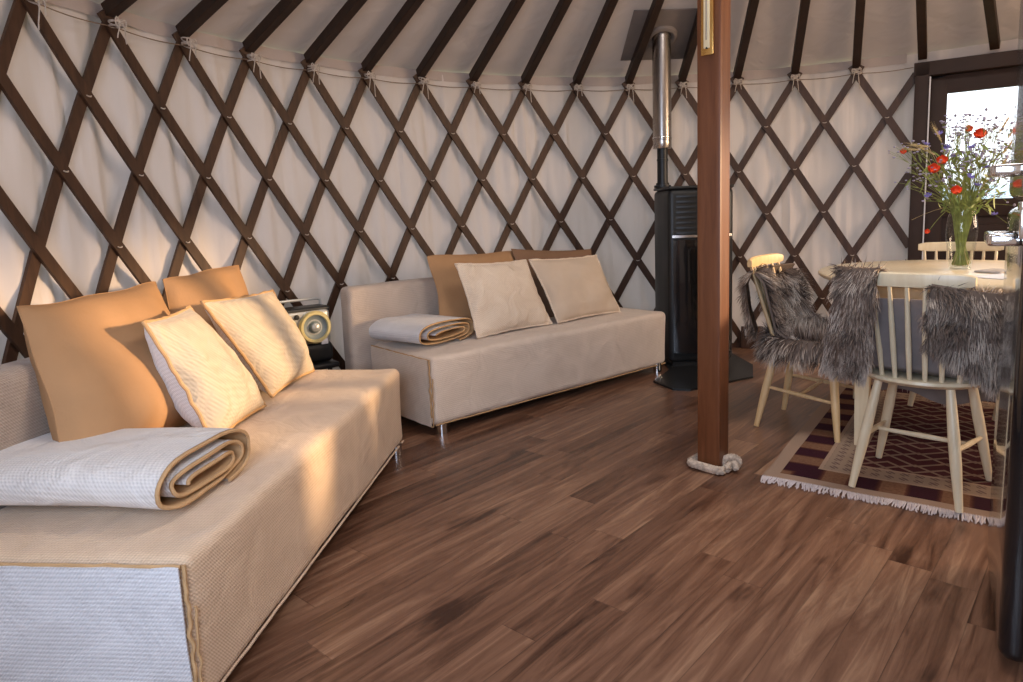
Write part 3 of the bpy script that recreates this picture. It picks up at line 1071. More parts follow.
# ------------------------------------------------------------------ folded blankets
def folded_blanket(label, base, rz, W, H, Lx, mats, turns=2.7, skew=0.0, seed=0, group=None, tk=0.010, lump=0.01):
    """rolled flat; spiral section in the local (y, z) plane at x = 0, blanket running to x = -Lx"""
    r = thing('folded_blanket', label, 'blanket', base, rz, group)
    n = int(turns * 34)
    def sect(q, off):
        t = q / n
        a = -PI / 2 + 0.3 + 2 * PI * turns * t
        k = 1 - 0.75 * t
        hw = (W / 2) * (1 - 0.55 * t) - off; hh = (H / 2) * (1 - 0.80 * t) - off * 0.9
        c, s = math.cos(a), math.sin(a)
        y = hw * math.copysign(abs(c) ** 0.62, c)
        z = hh * math.copysign(abs(s) ** 0.75, s)
        cz = H / 2 - 0.06 * H * t
        tilt = skew * y
        return y + 0.05 * W * t, z + cz + tilt * 0
    def surf(off, q, u):
        y, z = sect(q * n, off)
        x = -Lx * u
        f = (z / H)
        ny = noise.noise(Vector((x * 3 + seed, y * 6, z * 6))) * lump
        nz = noise.noise(Vector((x * 3 + seed, y * 5 + 4, z * 8 + 4))) * lump
        xo = 0.012 * noise.noise(Vector((seed, q * 14, 1))) * (1 - u)
        # ends round off a little
        zz = z + nz * f * 1.2
        return (x + xo + skew * y, y + ny, max(0.002, zz))
    NU = 26
    m = MB(); m.grid(lambda q, u: surf(0.0, q, u), n, NU)
    m.build('outer_cloth', mats[0], r)
    m = MB(); m.grid(lambda q, u: surf(tk, q, u * 0.995 + 0.001), n, NU)
    m.build('lining', mats[1], r)
    m = MB()
    m.tube([Vector(surf(tk / 2, q / n, 0)) + Vector((0.002, 0, 0)) for q in range(n + 1)], tk * 0.5, 7)
    m.build('piping', mats[1], r)
    # left end closed with a soft cap of the same section
    m = MB()
    rim = [Vector(surf(0.0, q / n, 1)) for q in range(0, 35)]
    cc = sum(rim, Vector()) / len(rim)
    vs = rim + [cc + Vector((-0.01, 0, 0))]
    m.add(vs, [(k, (k + 1) % len(rim), len(rim)) for k in range(len(rim))])
    m.build('far_end_fold', mats[0], r)
    return r

folded_blanket('white ribbed blanket with tan lining folded on the near end of the near sofa',
               (-0.795, 1.655, HZ + 0.004), R_(-9), 0.42, 0.150, 0.54, (M['rib_white'], M['tan_trim']), 2.7, 0.04, 3, 'folded blankets on the sofas', 0.011, 0.014)
bq = S2(0.225, 0.200, HZ + 0.006)
folded_blanket('cream blanket with tan lining folded on the left end of the far sofa',
               bq, S2A - R_(90) + R_(14), 0.49, 0.140, 0.37, (M['sofa_end'], M['tan_trim']), 2.7, 0.0, 9, 'folded blankets on the sofas', 0.008, 0.012)

# ------------------------------------------------------------------ boombox on a low black stand
BX = Vector((-1.095, 3.53, 0)); BA = R_(38)
b = thing('side_stand', 'small black stand in the corner between the two sofas', 'stand', BX + Vector((-0.08, 0.08, 0)), BA)
MB().rbox((-0.20, -0.11, 0.295), (0.20, 0.11, 0.325), 0.01, 2, 3).build('stand_top', M['black_steel'], b)
for sx in (-1, 1):
    for sy in (-1, 1):
        g = MB().tube([(0, 0, 0), (-sx * 0.02, 0, 0.30)], 0.013, 8).build('leg', M['black_steel'], b)
        g.location = (sx * 0.17, sy * 0.085, 0)
bb = thing('boombox', 'silver and black boombox with two yellow ringed speakers in the corner behind the pillows', 'boombox', BX + Vector((-0.08, 0.08, 0.325)), BA)
M['silver'] = simple('silver_plastic', (0.45, 0.46, 0.45), 0.32, 0.3, 0.05)
M['yellow'] = simple('yellow_ring', (0.62, 0.53, 0.25), 0.4, 0, 0.05)
M['cone'] = simple('grey_speaker_cone', (0.20, 0.24, 0.24), 0.5, 0, 0.05)
MB().rbox((-0.19, -0.055, 0.10), (0.19, 0.10, 0.295), 0.03, 3, 4).build('body', M['silver'], bb)
MB().rbox((-0.195, -0.060, 0.0), (0.195, 0.105, 0.11), 0.03, 3, 4).build('lower_body', M['black_steel'], bb)
MB().rbox((-0.195, -0.045, 0.275), (0.195, 0.09, 0.305), 0.012, 2, 3).build('top_panel', M['black_steel'], bb)
for sx in (-1, 1):
    o = MB().lathe([(0.088, 0), (0.090, 0.012), (0.082, 0.024), (0.070, 0.024), (0.066, 0.016)], 40, close=False).build('speaker_ring', M['yellow'], bb)
    o.location = (sx * 0.094, -0.052, 0.198); o.rotation_euler = (R_(90), 0, 0)
    o2 = MB().lathe([(0.067, 0.017), (0.062, 0.012), (0.040, 0.002), (0.030, 0.004), (0.028, 0.014), (0.018, 0.022), (0.001, 0.024)], 40, close=False).build('speaker_cone', M['cone'], o)
    o3 = MB().lathe([(0.024, 0.018), (0.022, 0.024), (0.012, 0.029), (0.001, 0.031)], 30, close=False).build('speaker_dome', M['silver'], o)
o = MB().lathe([(0.001, 0), (0.014, 0), (0.012, 0.01), (0.001, 0.011)], 20).build('dial', M['black_steel'], bb)
o.location = (0, -0.056, 0.262); o.rotation_euler = (R_(90), 0, 0)
MB().tube([(-0.17, 0.03, 0.31), (-0.17, 0.03, 0.335), (-0.15, 0.03, 0.343), (0.15, 0.03, 0.343), (0.17, 0.03, 0.335), (0.17, 0.03, 0.31)], 0.008, 8).build('carrying_handle', M['silver'], bb)
MB().rbox((0.12, -0.070, 0.10), (0.16, -0.055, 0.13), 0.004, 2, 1).build('switch', M['white_plastic'], bb)

# ------------------------------------------------------------------ socket on a dark board
sk = thing('wall_socket', 'small white socket on a dark board low on the back wall right of the post', 'socket', on_wall(12.3, 0.0, 2.965), -R_(12.3))
MB().box((0.02, 0, 0.085), (0.16, 0.018, 0.17), bev=0.003).build('backboard', M['lattice'], sk)
MB().rbox((-0.035, -0.024, 0.10), (0.035, -0.008, 0.155), 0.006, 2, 2).build('socket_plate', M['white_plastic'], sk)
o = MB().lathe([(0.016, 0), (0.016, 0.003), (0.012, 0.003), (0.012, 0.0005), (0.001, 0.0005)], 20).build('socket_well', M['under'], sk)
o.location = (0, -0.0245, 0.128); o.rotation_euler = (R_(90), 0, 0)

# ------------------------------------------------------------------ rug
RC = Vector((0.985, 2.618, 0)); ru = Vector((0.815, -0.58, 0)).normalized()
RANG = math.atan2(ru.y, ru.x)
RW, RL = 1.45, 1.75
def rug_mat():
    t = NT('woven_rug')
    tc = t.nt.nodes.new('ShaderNodeTexCoord')
    sp = t.nt.nodes.new('ShaderNodeSeparateXYZ'); t.l(tc.outputs['Object'], sp.inputs[0])
    x, y = sp.outputs[0], sp.outputs[1]     # x along the fringe edge, y along the side
    dx = t.math('MINIMUM', x, t.math('SUBTRACT', RW, x))
    dy = t.math('MINIMUM', y, t.math('SUBTRACT', RL, y))
    d = t.math('MINIMUM', dx, dy)
    # stripes from the rim inwards
    def band(a, b):
        return t.math('MULTIPLY', t.math('GREATER_THAN', d, a), t.math('LESS_THAN', d, b))
    side_ = t.math('LESS_THAN', dx, dy)
    s = t.math('ADD', t.math('MULTIPLY', side_, y), t.math('MULTIPLY', t.math('SUBTRACT', 1.0, side_), x))
    # alternating blocks on the outer border
    bl = t.math('SINE', t.math('MULTIPLY', s, 2 * PI / 0.20))
    sharp = t.math('MULTIPLY_ADD', bl, 1.6, 0.5)
    sharp = t.math('MINIMUM', t.math('MAXIMUM', sharp, 0), 1)
    wv = t.n('ShaderNodeTexNoise', Scale=90.0, Detail=2.0)
    t.l(tc.outputs['Object'], wv.inputs['Vector'])
    block = t.ramp(t.math('ADD', t.math('MULTIPLY', sharp, 0.8), t.math('MULTIPLY', wv.outputs['Fac'], 0.3)),
                   [(0.15, (0.036, 0.010, 0.018)), (0.45, (0.060, 0.020, 0.018)), (0.80, (0.115, 0.045, 0.030)), (1.0, (0.20, 0.11, 0.065))])
    # small dark motifs on the cream inner border
    m1 = t.math('MULTIPLY', t.math('SINE', t.math('MULTIPLY', x, 2 * PI / 0.10)), t.math('SINE', t.math('MULTIPLY', y, 2 * PI / 0.10)))
    m1b = t.math('SINE', t.math('MULTIPLY', t.math('ADD', x, y), 2 * PI / 0.045))
    m2 = t.math('GREATER_THAN', t.math('MULTIPLY', t.math('ABSOLUTE', m1), t.math('ABSOLUTE', m1b)), 0.42)
    mot = t.ramp(m2, [(0.0, (0.27, 0.20, 0.15)), (1.0, (0.14, 0.09, 0.08))])
    # zig-zag diamonds in the field
    zx = t.math('PINGPONG', x, 0.10)
    zz = t.math('FRACT', t.math('DIVIDE', t.math('ADD', y, t.math('MULTIPLY', zx, 0.85)), 0.078))
    z1 = t.math('LESS_THAN', zz, 0.24)
    zz2 = t.math('FRACT', t.math('DIVIDE', t.math('SUBTRACT', y, t.math('MULTIPLY', zx, 0.85)), 0.156))
    z2 = t.math('LESS_THAN', zz2, 0.12)
    f01 = t.math('MAXIMUM', z1, z2)
    field = t.ramp(f01, [(0.0, (0.060, 0.016, 0.020)), (1.0, (0.20, 0.135, 0.105))])
    def mix(fac, a, b):
        q = t.nt.nodes.new('ShaderNodeMix'); q.data_type = 'RGBA'
        t.l(fac, q.inputs['Factor'])
        for s_, k in ((a, 6), (b, 7)):
            if isinstance(s_, tuple): q.inputs[k].default_value = s_
            else: t.l(s_, q.inputs[k])
        return q.outputs[2]
    c = (0.33, 0.235, 0.175, 1)
    c = mix(band(0.055, 0.175), c, block)
    c = mix(band(0.19, 0.29), c, mot)
    c = mix(t.math('GREATER_THAN', d, 0.305), c, field)
    t.l(c, t.b.inputs['Base Color'])
    t.b.inputs['Roughness'].default_value = 0.95
    t.b.inputs['Specular IOR Level'].default_value = 0.1
    w2 = t.math('SINE', t.math('MULTIPLY', y, 2 * PI / 0.006))
    t.l(t.bump(t.math('ADD', w2, t.math('MULTIPLY', wv.outputs['Fac'], 2)), 0.25, 0.002), t.b.inputs['Normal'])
    return t.m
rug = thing('rug', 'patterned maroon and cream woven rug with white fringe under the dining table', 'rug', RC, RANG)
m = MB()
def rugf(u, v):
    x = RW * u; y = RL * v
    return (x + 0.006 * noise.noise(Vector((y * 3, 1, 0))), y + 0.008 * noise.noise(Vector((x * 3, 2, 0))), 0.009 + 0.003 * noise.noise(Vector((x * 4, y * 4, 0))))
m.grid(rugf, 40, 48, 0.007)
m.build('woven_field', rug_mat(), rug)
m = MB(); random.seed(5)
for k in range(330):
    x = RW * (k + 0.5) / 330
    p0 = Vector(rugf(x / RW, 0)); L = 0.050 + random.uniform(-0.012, 0.012)
    dx = random.uniform(-0.014, 0.014)
    m.tube([p0 + Vector((0, 0.004, -0.002)), p0 + Vector((dx * 0.4, -L * 0.5, -0.002)), Vector((p0.x + dx, p0.y - L, 0.0025))], [0.0030, 0.0034, 0.0022], 4)
tag(m.build('fringe', simple('white_fringe', (0.58, 0.53, 0.55), 0.95, 0, 0.1, 40), rug), None, None, None, 'stuff')

# ------------------------------------------------------------------ fur
def fur_mat(name, root, mid, tip):
    t = NT(name)
    at = t.nt.nodes.new('ShaderNodeAttribute'); at.attribute_name = 'fur'
    sp = t.nt.nodes.new('ShaderNodeSeparateColor'); t.l(at.outputs['Color'], sp.inputs[0])
    f = t.math('ADD', t.math('MULTIPLY', sp.outputs[0], 0.62), t.math('MULTIPLY', sp.outputs[1], 0.42))
    t.l(t.ramp(f, [(0.12, root), (0.5, mid), (0.95, tip)]), t.b.inputs['Base Color'])
    t.b.inputs['Roughness'].default_value = 0.6
    t.b.inputs['Specular IOR Level'].default_value = 0.25
    return t.m
M['fur'] = fur_mat('grey_brown_fur', (0.045, 0.032, 0.026), (0.20, 0.150, 0.122), (0.66, 0.58, 0.50))
M['skin'] = simple('fur_underlayer', (0.09, 0.072, 0.062), 0.95, 0, 0.3, 30)

def fur_patch(fn, name, parent, count, length, droop=0.6, seed=0, nu=18, nv=18, side=1.0, wid=0.0030, comb=(0, 0, -1), lift=0.35):
    """fn(u,v)->Vector: pelt surface; strands grow off it, as one mesh"""
    rnd = random.Random(seed)
    m = MB(); m.grid(fn, nu, nv, 0.010)
    nb = len(m.v)
    cols = [(0.30, 0.35)] * nb
    cb0 = Vector(comb)
    V = m.v; F = m.f
    for _ in range(count):
        u, v = rnd.random(), rnd.random()
        if rnd.random() < 0.15:
            if rnd.random() < .5: u = rnd.choice([0.0, 1.0])
            else: v = rnd.choice([0.0, 1.0])
        p = Vector(fn(u, v)); e = 0.01
        du = Vector(fn(min(1, u + e), v)) - Vector(fn(max(0, u - e), v))
        dv = Vector(fn(u, min(1, v + e))) - Vector(fn(u, max(0, v - e)))
        nr = du.cross(dv)
        if nr.length < 1e-9: continue
        nr = nr.normalized() * side
        clump = noise.noise(p * 16 + Vector((seed, 0, 0)))
        clump2 = noise.noise(p * 16 + Vector((seed + 30, 0, 5)))
        L = length * (0.65 + 0.7 * rnd.random())
        into = min(0.0, cb0.dot(nr))
        cb = (cb0 - nr * into * 1.15)
        if cb.length > 1e-4: cb = cb.normalized()
        d0 = (nr * lift + cb * 0.55 + du.normalized() * (clump * 0.8 + (u - .5) * 0.4) + dv.normalized() * clump2 * 0.8 + Vector((rnd.uniform(-.25, .25), rnd.uniform(-.25, .25), rnd.uniform(-.25, .25)))).normalized()
        d1 = (d0 + cb * droop * 0.6).normalized()
        d2 = (d1 + cb * droop).normalized()
        p0 = p; p1 = p0 + d0 * L * 0.35; p2 = p1 + d1 * L * 0.35; p3 = p2 + d2 * L * 0.35
        w = d0.cross(Vector((rnd.uniform(-1, 1), rnd.uniform(-1, 1), rnd.uniform(-1, 1))))
        if w.length < 1e-6: continue
        w = w.normalized() * wid * (0.7 + 0.6 * rnd.random())
        k = len(V)
        V.extend([tuple(p0 - w * .5), tuple(p0 + w * .5), tuple(p1 - w * .6), tuple(p1 + w * .6), tuple(p2 - w * .4), tuple(p2 + w * .4), tuple(p3)])
        F.extend([(k, k + 1, k + 3, k + 2), (k + 2, k + 3, k + 5, k + 4), (k + 4, k + 5, k + 6)])
        r = min(1, max(0, 0.48 + 1.3 * clump2 + rnd.uniform(-0.25, 0.25)))
        cols += [(0.0, r), (0.0, r), (0.35, r), (0.35, r), (0.7, r), (0.7, r), (1.0, r)]
    me = bpy.data.meshes.new(name)
    me.from_pydata(V, [], F); me.update()
    ca = me.color_attributes.new('fur', 'FLOAT_COLOR', 'POINT')
    flat = []
    for (a, b_) in cols: flat += [a, b_, 0, 1]
    ca.data.foreach_set('color', flat)
    me.materials.append(M['fur'])
    o = bpy.data.objects.new(name, me); o.parent = parent; col.objects.link(o)
    return o

# ------------------------------------------------------------------ dining chairs (spindle backs)
def chair(label, loc, rz, mat):
    """local +y is where the sitter looks"""
    c = thing('dining_chair', label, 'chair', loc, rz, 'spindle back chairs round the table')
    SZ = 0.435
    m = MB()
    prof = [(0.001, SZ - 0.030), (0.150, SZ - 0.030), (0.195, SZ - 0.022), (0.214, SZ - 0.008), (0.212, SZ + 0.002), (0.200, SZ + 0.006), (0.12, SZ + 0.001), (0.001, SZ - 0.002)]
    m.lathe(prof, 48, (0, 0.01, 0), 1.02, 0.98, close=False)
    m.build('seat', mat, c)
    def leg(fx, fy, tx, ty):
        a = Vector((fx, fy, 0.0)); b_ = Vector((tx, ty, SZ - 0.02))
        P = [a.lerp(b_, t) for t in (0, 0.12, 0.35, 0.6, 0.85, 1.0)]
        g = MB().tube([p - a for p in P], [0.0125, 0.0145, 0.0185, 0.0195, 0.0165, 0.014], 12)
        o = g.build('leg', mat, c); o.location = a
        return a, b_
    legs = {}
    for k, (fx, fy, tx, ty) in {'rl': (-0.175, -0.20, -0.115, -0.125), 'rr': (0.175, -0.20, 0.115, -0.125), 'fl': (-0.195, 0.185, -0.125, 0.13), 'fr': (0.195, 0.185, 0.125, 0.13)}.items():
        legs[k] = leg(fx, fy, tx, ty)
    def at(k, z):
        a, b_ = legs[k]; return a.lerp(b_, z / b_.z)
    for s in ('l', 'r'):
        a, b_ = at('r' + s, 0.20), at('f' + s, 0.17)
        MB().tube([a, a.lerp(b_, .5), b_], [0.007, 0.0105, 0.007], 8).build('stretcher', mat, c)
    a = (at('rl', 0.20) + at('fl', 0.17)) / 2; b_ = (at('rr', 0.20) + at('fr', 0.17)) / 2
    MB().tube([a, a.lerp(b_, .5), b_], [0.007, 0.0105, 0.007], 8).build('stretcher', mat, c)
    # back: curved crest on seven spindles
    def crest_pt(x):
        return Vector((x, -0.262 + 0.75 * x * x, 0.0))
    for k in range(7):
        s = (k - 3) / 3
        b0 = Vector((0.142 * s, -0.178 + 0.050 * s * s, SZ - 0.005))
        t0 = crest_pt(0.165 * s); t0.z = 0.795
        MB().tube([b0, b0.lerp(t0, 0.33), b0.lerp(t0, 0.66), t0], [0.0080, 0.0100, 0.0090, 0.0065], 10).build('spindle', mat, c)
    m = MB()
    n = 24; vs = []; fs = []
    for k in range(n + 1):
        x = -0.195 + 0.39 * k / n
        p = crest_pt(x); end = 1 - (abs(2 * k / n - 1)) ** 8 * 0.35
        for (dy, dz) in ((-0.010, -0.022), (-0.013, 0.0), (-0.010, 0.022), (0.0, 0.027), (0.010, 0.022), (0.012, 0), (0.010, -0.022), (0, -0.025)):
            vs.append((p.x, p.y + dy, 0.803 + dz * end))
    for k in range(n):
        for q in range(8):
            q2 = (q + 1) % 8
            fs.append((k * 8 + q, k * 8 + q2, k * 8 + 8 + q2, k * 8 + 8 + q))
    fs += [tuple(range(8)), tuple(n * 8 + q for q in range(8))]
    m.add(vs, fs); m.build('crest_rail', mat, c)
    return c

def head(az):   # azimuth the sitter looks to -> rotation about z
    return -R_(az)

near_loc = Vector((1.535, 2.485, 0.0135)); near_rz = head(45)
chair('cream spindle back chair nearest the camera, seen from behind at the edge of the rug', near_loc, near_rz, M['cream'])
left_loc = Vector((1.452, 3.232, 0.006)); left_rz = head(133)
lc = chair('pale wood spindle back chair left of the table, draped all over with fur', left_loc, left_rz, M['pine'])
far_loc = Vector((2.33, 3.50, 0.0135)); far_rz = head(212)
chair('cream spindle back chair on the door side of the table, only its back showing', far_loc, far_rz, M['cream'])
right_loc = Vector((2.42, 2.92, 0.0135)); right_rz = head(290)
chair('cream chair on the right side of the table, mostly hidden behind the black fridge', right_loc, right_rz, M['cream'])

def lerp(a, b, t): return a + (b - a) * t
def poly(pts, t):
    n = len(pts) - 1
    x = min(n - 1e-6, max(0, t * n)); i = int(x); f = x - i
    f = f * f * (3 - 2 * f) * 0.5 + f * 0.5
    return [lerp(a, b, f) for a, b in zip(pts[i], pts[i + 1])]

# pelt on the left chair: down the inside of the back, over the seat and hanging off its rim
p = thing('sheepskin', 'shaggy grey brown sheepskin covering the back and seat of the left chair', 'sheepskin', left_loc + Vector((0, 0, 0.0)), left_rz, 'sheepskins on the chairs')
def back_in(u, v):
    x = lerp(-0.235, 0.235, u)
    prof = [(-0.245, 0.765), (-0.205, 0.72), (-0.175, 0.60), (-0.150, 0.50), (-0.10, 0.462)]
    y, z = poly(prof, v)
    y += 1.1 * x * x
    z += (-0.03 if u < .3 else 0) * (1 - v) - 0.10 * (1 - v) * math.exp(-((u - 0.36) / 0.10) ** 2)
    return (x * (1 - 0.10 * v), y, z)
fur_patch(back_in, 'back_fleece', p, 5200, 0.055, 0.7, 11, side=1.0)
def back_out(s):
    def f(u, v):
        x = s * lerp(0.10, 0.255, u)
        y, z = poly([(-0.255, 0.772), (-0.290, 0.70), (-0.275, 0.58), (-0.240, 0.47)], v)
        return (x * (1 - 0.12 * v), y + 1.0 * x * x * (1 - 0.2 * v), z)
    return f
fur_patch(back_out(1), 'outer_flap', p, 1600, 0.055, 0.8, 12, 10, 14, side=-1.0)
fur_patch(back_out(-1), 'outer_flap', p, 1600, 0.055, 0.8, 13, 10, 14, side=1.0)
def seat_top(u, v):
    a = lerp(-1, 1, u); b_ = lerp(-1, 1, v)
    # square to disc
    x = a * math.sqrt(1 - b_ * b_ / 2); y = b_ * math.sqrt(1 - a * a / 2)
    r = math.hypot(x, y)
    rr = min(r, 0.86) / 0.86 * 0.225 + max(0, r - 0.86) * 0.12
    k = rr / max(r, 1e-6)
    z = 0.456 - max(0, r - 0.80) ** 1.3 * 0.75
    return (x * k, y * k + 0.012, z)
fur_patch(seat_top, 'seat_fleece', p, 5200, 0.055, 0.55, 14, 20, 20, side=1.0, lift=0.5)

# pelt on the near chair: two shaggy flaps thrown over the back rail, bare suede inside
p = thing('sheepskin', 'grey brown sheepskin slung over the back of the chair nearest the camera', 'sheepskin', near_loc, near_rz, 'sheepskins on the chairs')
def flap_l(u, v):
    x = lerp(-0.235, -0.085, u)
    y, z = poly([(-0.215, 0.80), (-0.262, 0.838), (-0.292, 0.78), (-0.296, 0.68), (-0.290, 0.60), (-0.275, 0.50), (-0.262, 0.455)], v)
    x -= 0.05 * max(0, v - 0.45) * 2.0 * (1 - 0.35 * u)
    return (x, y + 0.75 * x * x - (0.012 if u > 0.3 else 0), z)
fur_patch(flap_l, 'left_flap', p, 4800, 0.042, 0.8, 21, 12, 22, side=-1.0, wid=0.0026)
def flap_r(u, v):
    x = lerp(0.075, 0.285, u)
    y, z = poly([(-0.215, 0.72), (-0.270, 0.765), (-0.296, 0.70), (-0.296, 0.62), (-0.285, 0.55), (-0.275, 0.50), (-0.262, 0.455)], v)
    low = (0.14 * (1 - u) ** 1.2) * v
    x += 0.05 * v * u
    return (x, y + 0.75 * min(x, 0.3) ** 2, z + low - 0.03 * u * (v if v > 0.3 else v))
fur_patch(flap_r, 'right_flap', p, 5600, 0.044, 0.8, 22, 16, 22, side=-1.0, wid=0.0026)
m = MB()
def suede(u, v):
    x = lerp(-0.215, 0.235, u)
    y, z = poly([(-0.232, 0.735), (-0.215, 0.66), (-0.185, 0.56), (-0.155, 0.475), (-0.10, 0.452), (0.05, 0.447), (0.18, 0.447), (0.245, 0.42), (0.262, 0.34), (0.262, 0.27)], v)
    w = 0.012 * math.sin(u * 17 + v * 2) * max(0, 1 - v * 2.2)
    sc = 1.0 if v < .35 else 1.0
    return (x * sc, y + w + 1.0 * x * x * max(0, 1 - v * 2.2), z + 0.02 * math.sin(u * 9) * (v > 0.9))
m.grid(suede, 40, 50, 0.006); m.build('suede_side', M['suede'], p)
def seat_fur(u, v):
    q = Vector(suede(u, 0.42 + 0.55 * v)); return q + Vector((0, 0.006, 0.010))
fur_patch(seat_fur, 'seat_fleece', p, 1500, 0.04, 0.6, 23, 12, 14, side=1.0)

p = thing('sheepskin', 'dark sheepskin on the chair right of the table, showing beside the fridge edge', 'sheepskin', right_loc, right_rz, 'sheepskins on the chairs')
fur_patch(seat_top, 'seat_fleece', p, 2200, 0.05, 0.55, 31, 14, 14, side=1.0, lift=0.5)
fur_patch(back_in, 'back_fleece', p, 2200, 0.05, 0.7, 32, 12, 12, side=1.0)

# ------------------------------------------------------------------ table
TC = Vector((2.07, 3.10, 0)); TR = 0.60; TZ = 0.757
tb = thing('round_table', 'round cream painted dining table with square tapered legs', 'table', TC, 0)
MB().lathe([(0.001, TZ - 0.028), (TR - 0.012, TZ - 0.028), (TR - 0.002, TZ - 0.020), (TR, TZ - 0.012), (TR - 0.003, TZ - 0.004), (TR - 0.010, TZ), (0.001, TZ)], 96, close=False).build('tabletop', M['cream'], tb)
m = MB()
AR = 0.52
m.lathe([(AR, TZ - 0.115), (AR, TZ - 0.028), (AR - 0.02, TZ - 0.028), (AR - 0.02, TZ - 0.115), (AR, TZ - 0.115)], 72, close=False)
m.build('apron', M['cream'], tb)
la0 = math.atan2(2.905 - TC.y, 1.490 - TC.x)
for k in range(4):
    a = la0 + k * PI / 2
    g = MB()
    vs = []; w0, w1 = 0.024, 0.034
    for (w, z) in ((w0, 0.0), (w1, TZ - 0.115), (w1, TZ - 0.029)):
        vs += [(-w, -w, z), (w, -w, z), (w, w, z), (-w, w, z)]
    fs = [(0, 1, 2, 3), (8, 9, 10, 11)]
    for q in range(2):
        for j in range(4):
            fs.append((q * 4 + j, q * 4 + (j + 1) % 4, q * 4 + 4 + (j + 1) % 4, q * 4 + 4 + j))
    g.add(vs, fs)
    o = g.build('leg', M['cream'], tb, smooth=False)
    rr = 0.560
    o.location = (rr * math.cos(a), rr * math.sin(a), 0.009)
    o.scale = (1, 1, (TZ - 0.038) / (TZ - 0.029))
    o.rotation_euler = (0, 0, R_(-36))

# paper and folded napkin by the vase
def card(name, label, cat, c, rz, sx, sy, th, mat):
    o = MB().rbox((-sx / 2, -sy / 2, 0), (sx / 2, sy / 2, th), min(th * 0.45, 0.004), 2, 4).build(name, mat, None)
    o.location = c; o.rotation_euler = (0, 0, rz)
    return tag(o, label, cat)
card('folded_napkin', 'grey striped napkin folded flat on the table right of the vase', 'napkin', (2.13, 2.96, TZ + 0.001), R_(25), 0.14, 0.11, 0.008, simple('grey_napkin', (0.42, 0.40, 0.40), 0.9, 0, 0.2, 30))
card('paper_sheet', 'white sheet of paper lying in the sun on the table', 'paper', (2.03, 2.78, TZ + 0.001), R_(20), 0.21, 0.15, 0.002, M['white_plastic'])

# ------------------------------------------------------------------ vase with wild flowers
VP = Vector((2.085, 3.135, TZ))
vz = thing('glass_vase', 'clear glass vase of water and stems standing on the round table', 'vase', VP, 0)
out = [(0.040, 0.0), (0.045, 0.004), (0.052, 0.06), (0.062, 0.14), (0.064, 0.18), (0.058, 0.235), (0.050, 0.268), (0.053, 0.283)]
inn = [(r - 0.004, z) for r, z in reversed(out)]; inn[-1] = (0.036, 0.014)
MB().lathe([(0.001, 0.0)] + out + inn + [(0.001, 0.014)], 48, close=False).build('glass_body', M['vase_glass'], vz)

bq = thing('wildflower_bouquet', 'loose bunch of wild flowers, poppies and grasses in the glass vase', 'flowers', VP + Vector((0, 0, 0.016)), 0)
M['stem'] = simple('green_stems', (0.26, 0.30, 0.08), 0.7, 0, 0.35, 30)
M['straw'] = simple('straw_ears', (0.55, 0.42, 0.20), 0.8, 0, 0.2, 30)
M['poppy'] = simple('poppy_red', (0.80, 0.085, 0.02), 0.6, 0, 0.15, 40)
M['corn'] = simple('cornflower_blue', (0.20, 0.17, 0.52), 0.7, 0, 0.25, 60)
M['lilac'] = simple('pale_lilac', (0.34, 0.32, 0.46), 0.8, 0, 0.2, 60)
M['leaf'] = simple('green_leaves', (0.20, 0.26, 0.06), 0.65, 0, 0.3, 20)
vdir = Vector((VP.x, VP.y, 0)).normalized(); rgt = Vector((vdir.y, -vdir.x, 0))
PXM = 0.00400; PXV = 0.00475
def target(pu, pv, dep):
    """pixel offsets from the vase axis (right, up from the table) -> local point in the bouquet's own frame"""
    return rgt * (pu * PXM) + vdir * dep + Vector((0, 0, pv * PXV - 0.016))
random.seed(77)
stems = MB(); straw = MB(); leaves = MB()
def stem_to(P, r0=0.0016, mb=None, bend=0.0):
    mb = mb or stems
    a = random.uniform(0, 2 * PI); q = random.uniform(0, 0.030)
    b0 = Vector((q * math.cos(a), q * math.sin(a), random.uniform(0.0, 0.02)))
    # crosses near the neck and fans out
    k = min(0.048, math.hypot(P.x, P.y)) * random.uniform(0.6, 1.0)
    hd = Vector((P.x, P.y, 0)); hd = hd.normalized() if hd.length > 1e-5 else Vector((1, 0, 0))
    nk = hd * k + Vector((0, 0, 0.262))
    b0 = -hd * random.uniform(0, 0.03) + b0 * 0.5
    b0.z = max(b0.z, 0.0)
    pts = []
    for i in range(11):
        t = i / 10
        if P.z <= nk.z + 0.02: 
            mid = nk + hd * 0.03 + Vector((0, 0, 0.03))
        else:
            mid = nk.lerp(P, 0.35) + Vector((0, 0, 0.03 + bend))
        if t < 0.45:
            s = t / 0.45; p = b0.lerp(nk, s)
        else:
            s = (t - 0.45) / 0.55
            p = nk * (1 - s) ** 2 + mid * 2 * s * (1 - s) + P * s * s
        pts.append(p)
    mb.tube(pts, [r0 * (1.15 - 0.5 * i / 10) for i in range(11)], 5)
    return pts

def petal_flower(P, R, npet, mat, name, cup=0.4, face=None, center=None, lay=1, label=None):
    m = MB()
    face = (face or Vector((random.uniform(-.5, .5), random.uniform(-.5, .5), 1))).normalized()
    x = face.orthogonal().normalized(); y = face.cross(x)
    for L in range(lay):
        for k in range(npet):
            a = 2 * PI * (k + 0.5 * L) / npet + random.uniform(-.15, .15)
            d = x * math.cos(a) + y * math.sin(a); t = face.cross(d)
            w = R * PI / npet * 1.25
            cu = cup + 0.25 * L
            def f(u, v, d=d, t=t, w=w, cu=cu):
                rr = R * u
                ww = w * math.sin(PI * min(1, u * 0.85 + 0.08)) ** 0.7
                return d * rr * math.cos(cu * u) + t * ww * (v - .5) + face * (rr * math.sin(cu * u) + 0.12 * R * math.sin(v * 9) * u)
            m.grid(f, 4, 4, 0.0006)
    o = m.build(name, mat, bq); o.location = P
    if label: o['label'] = label
    return o

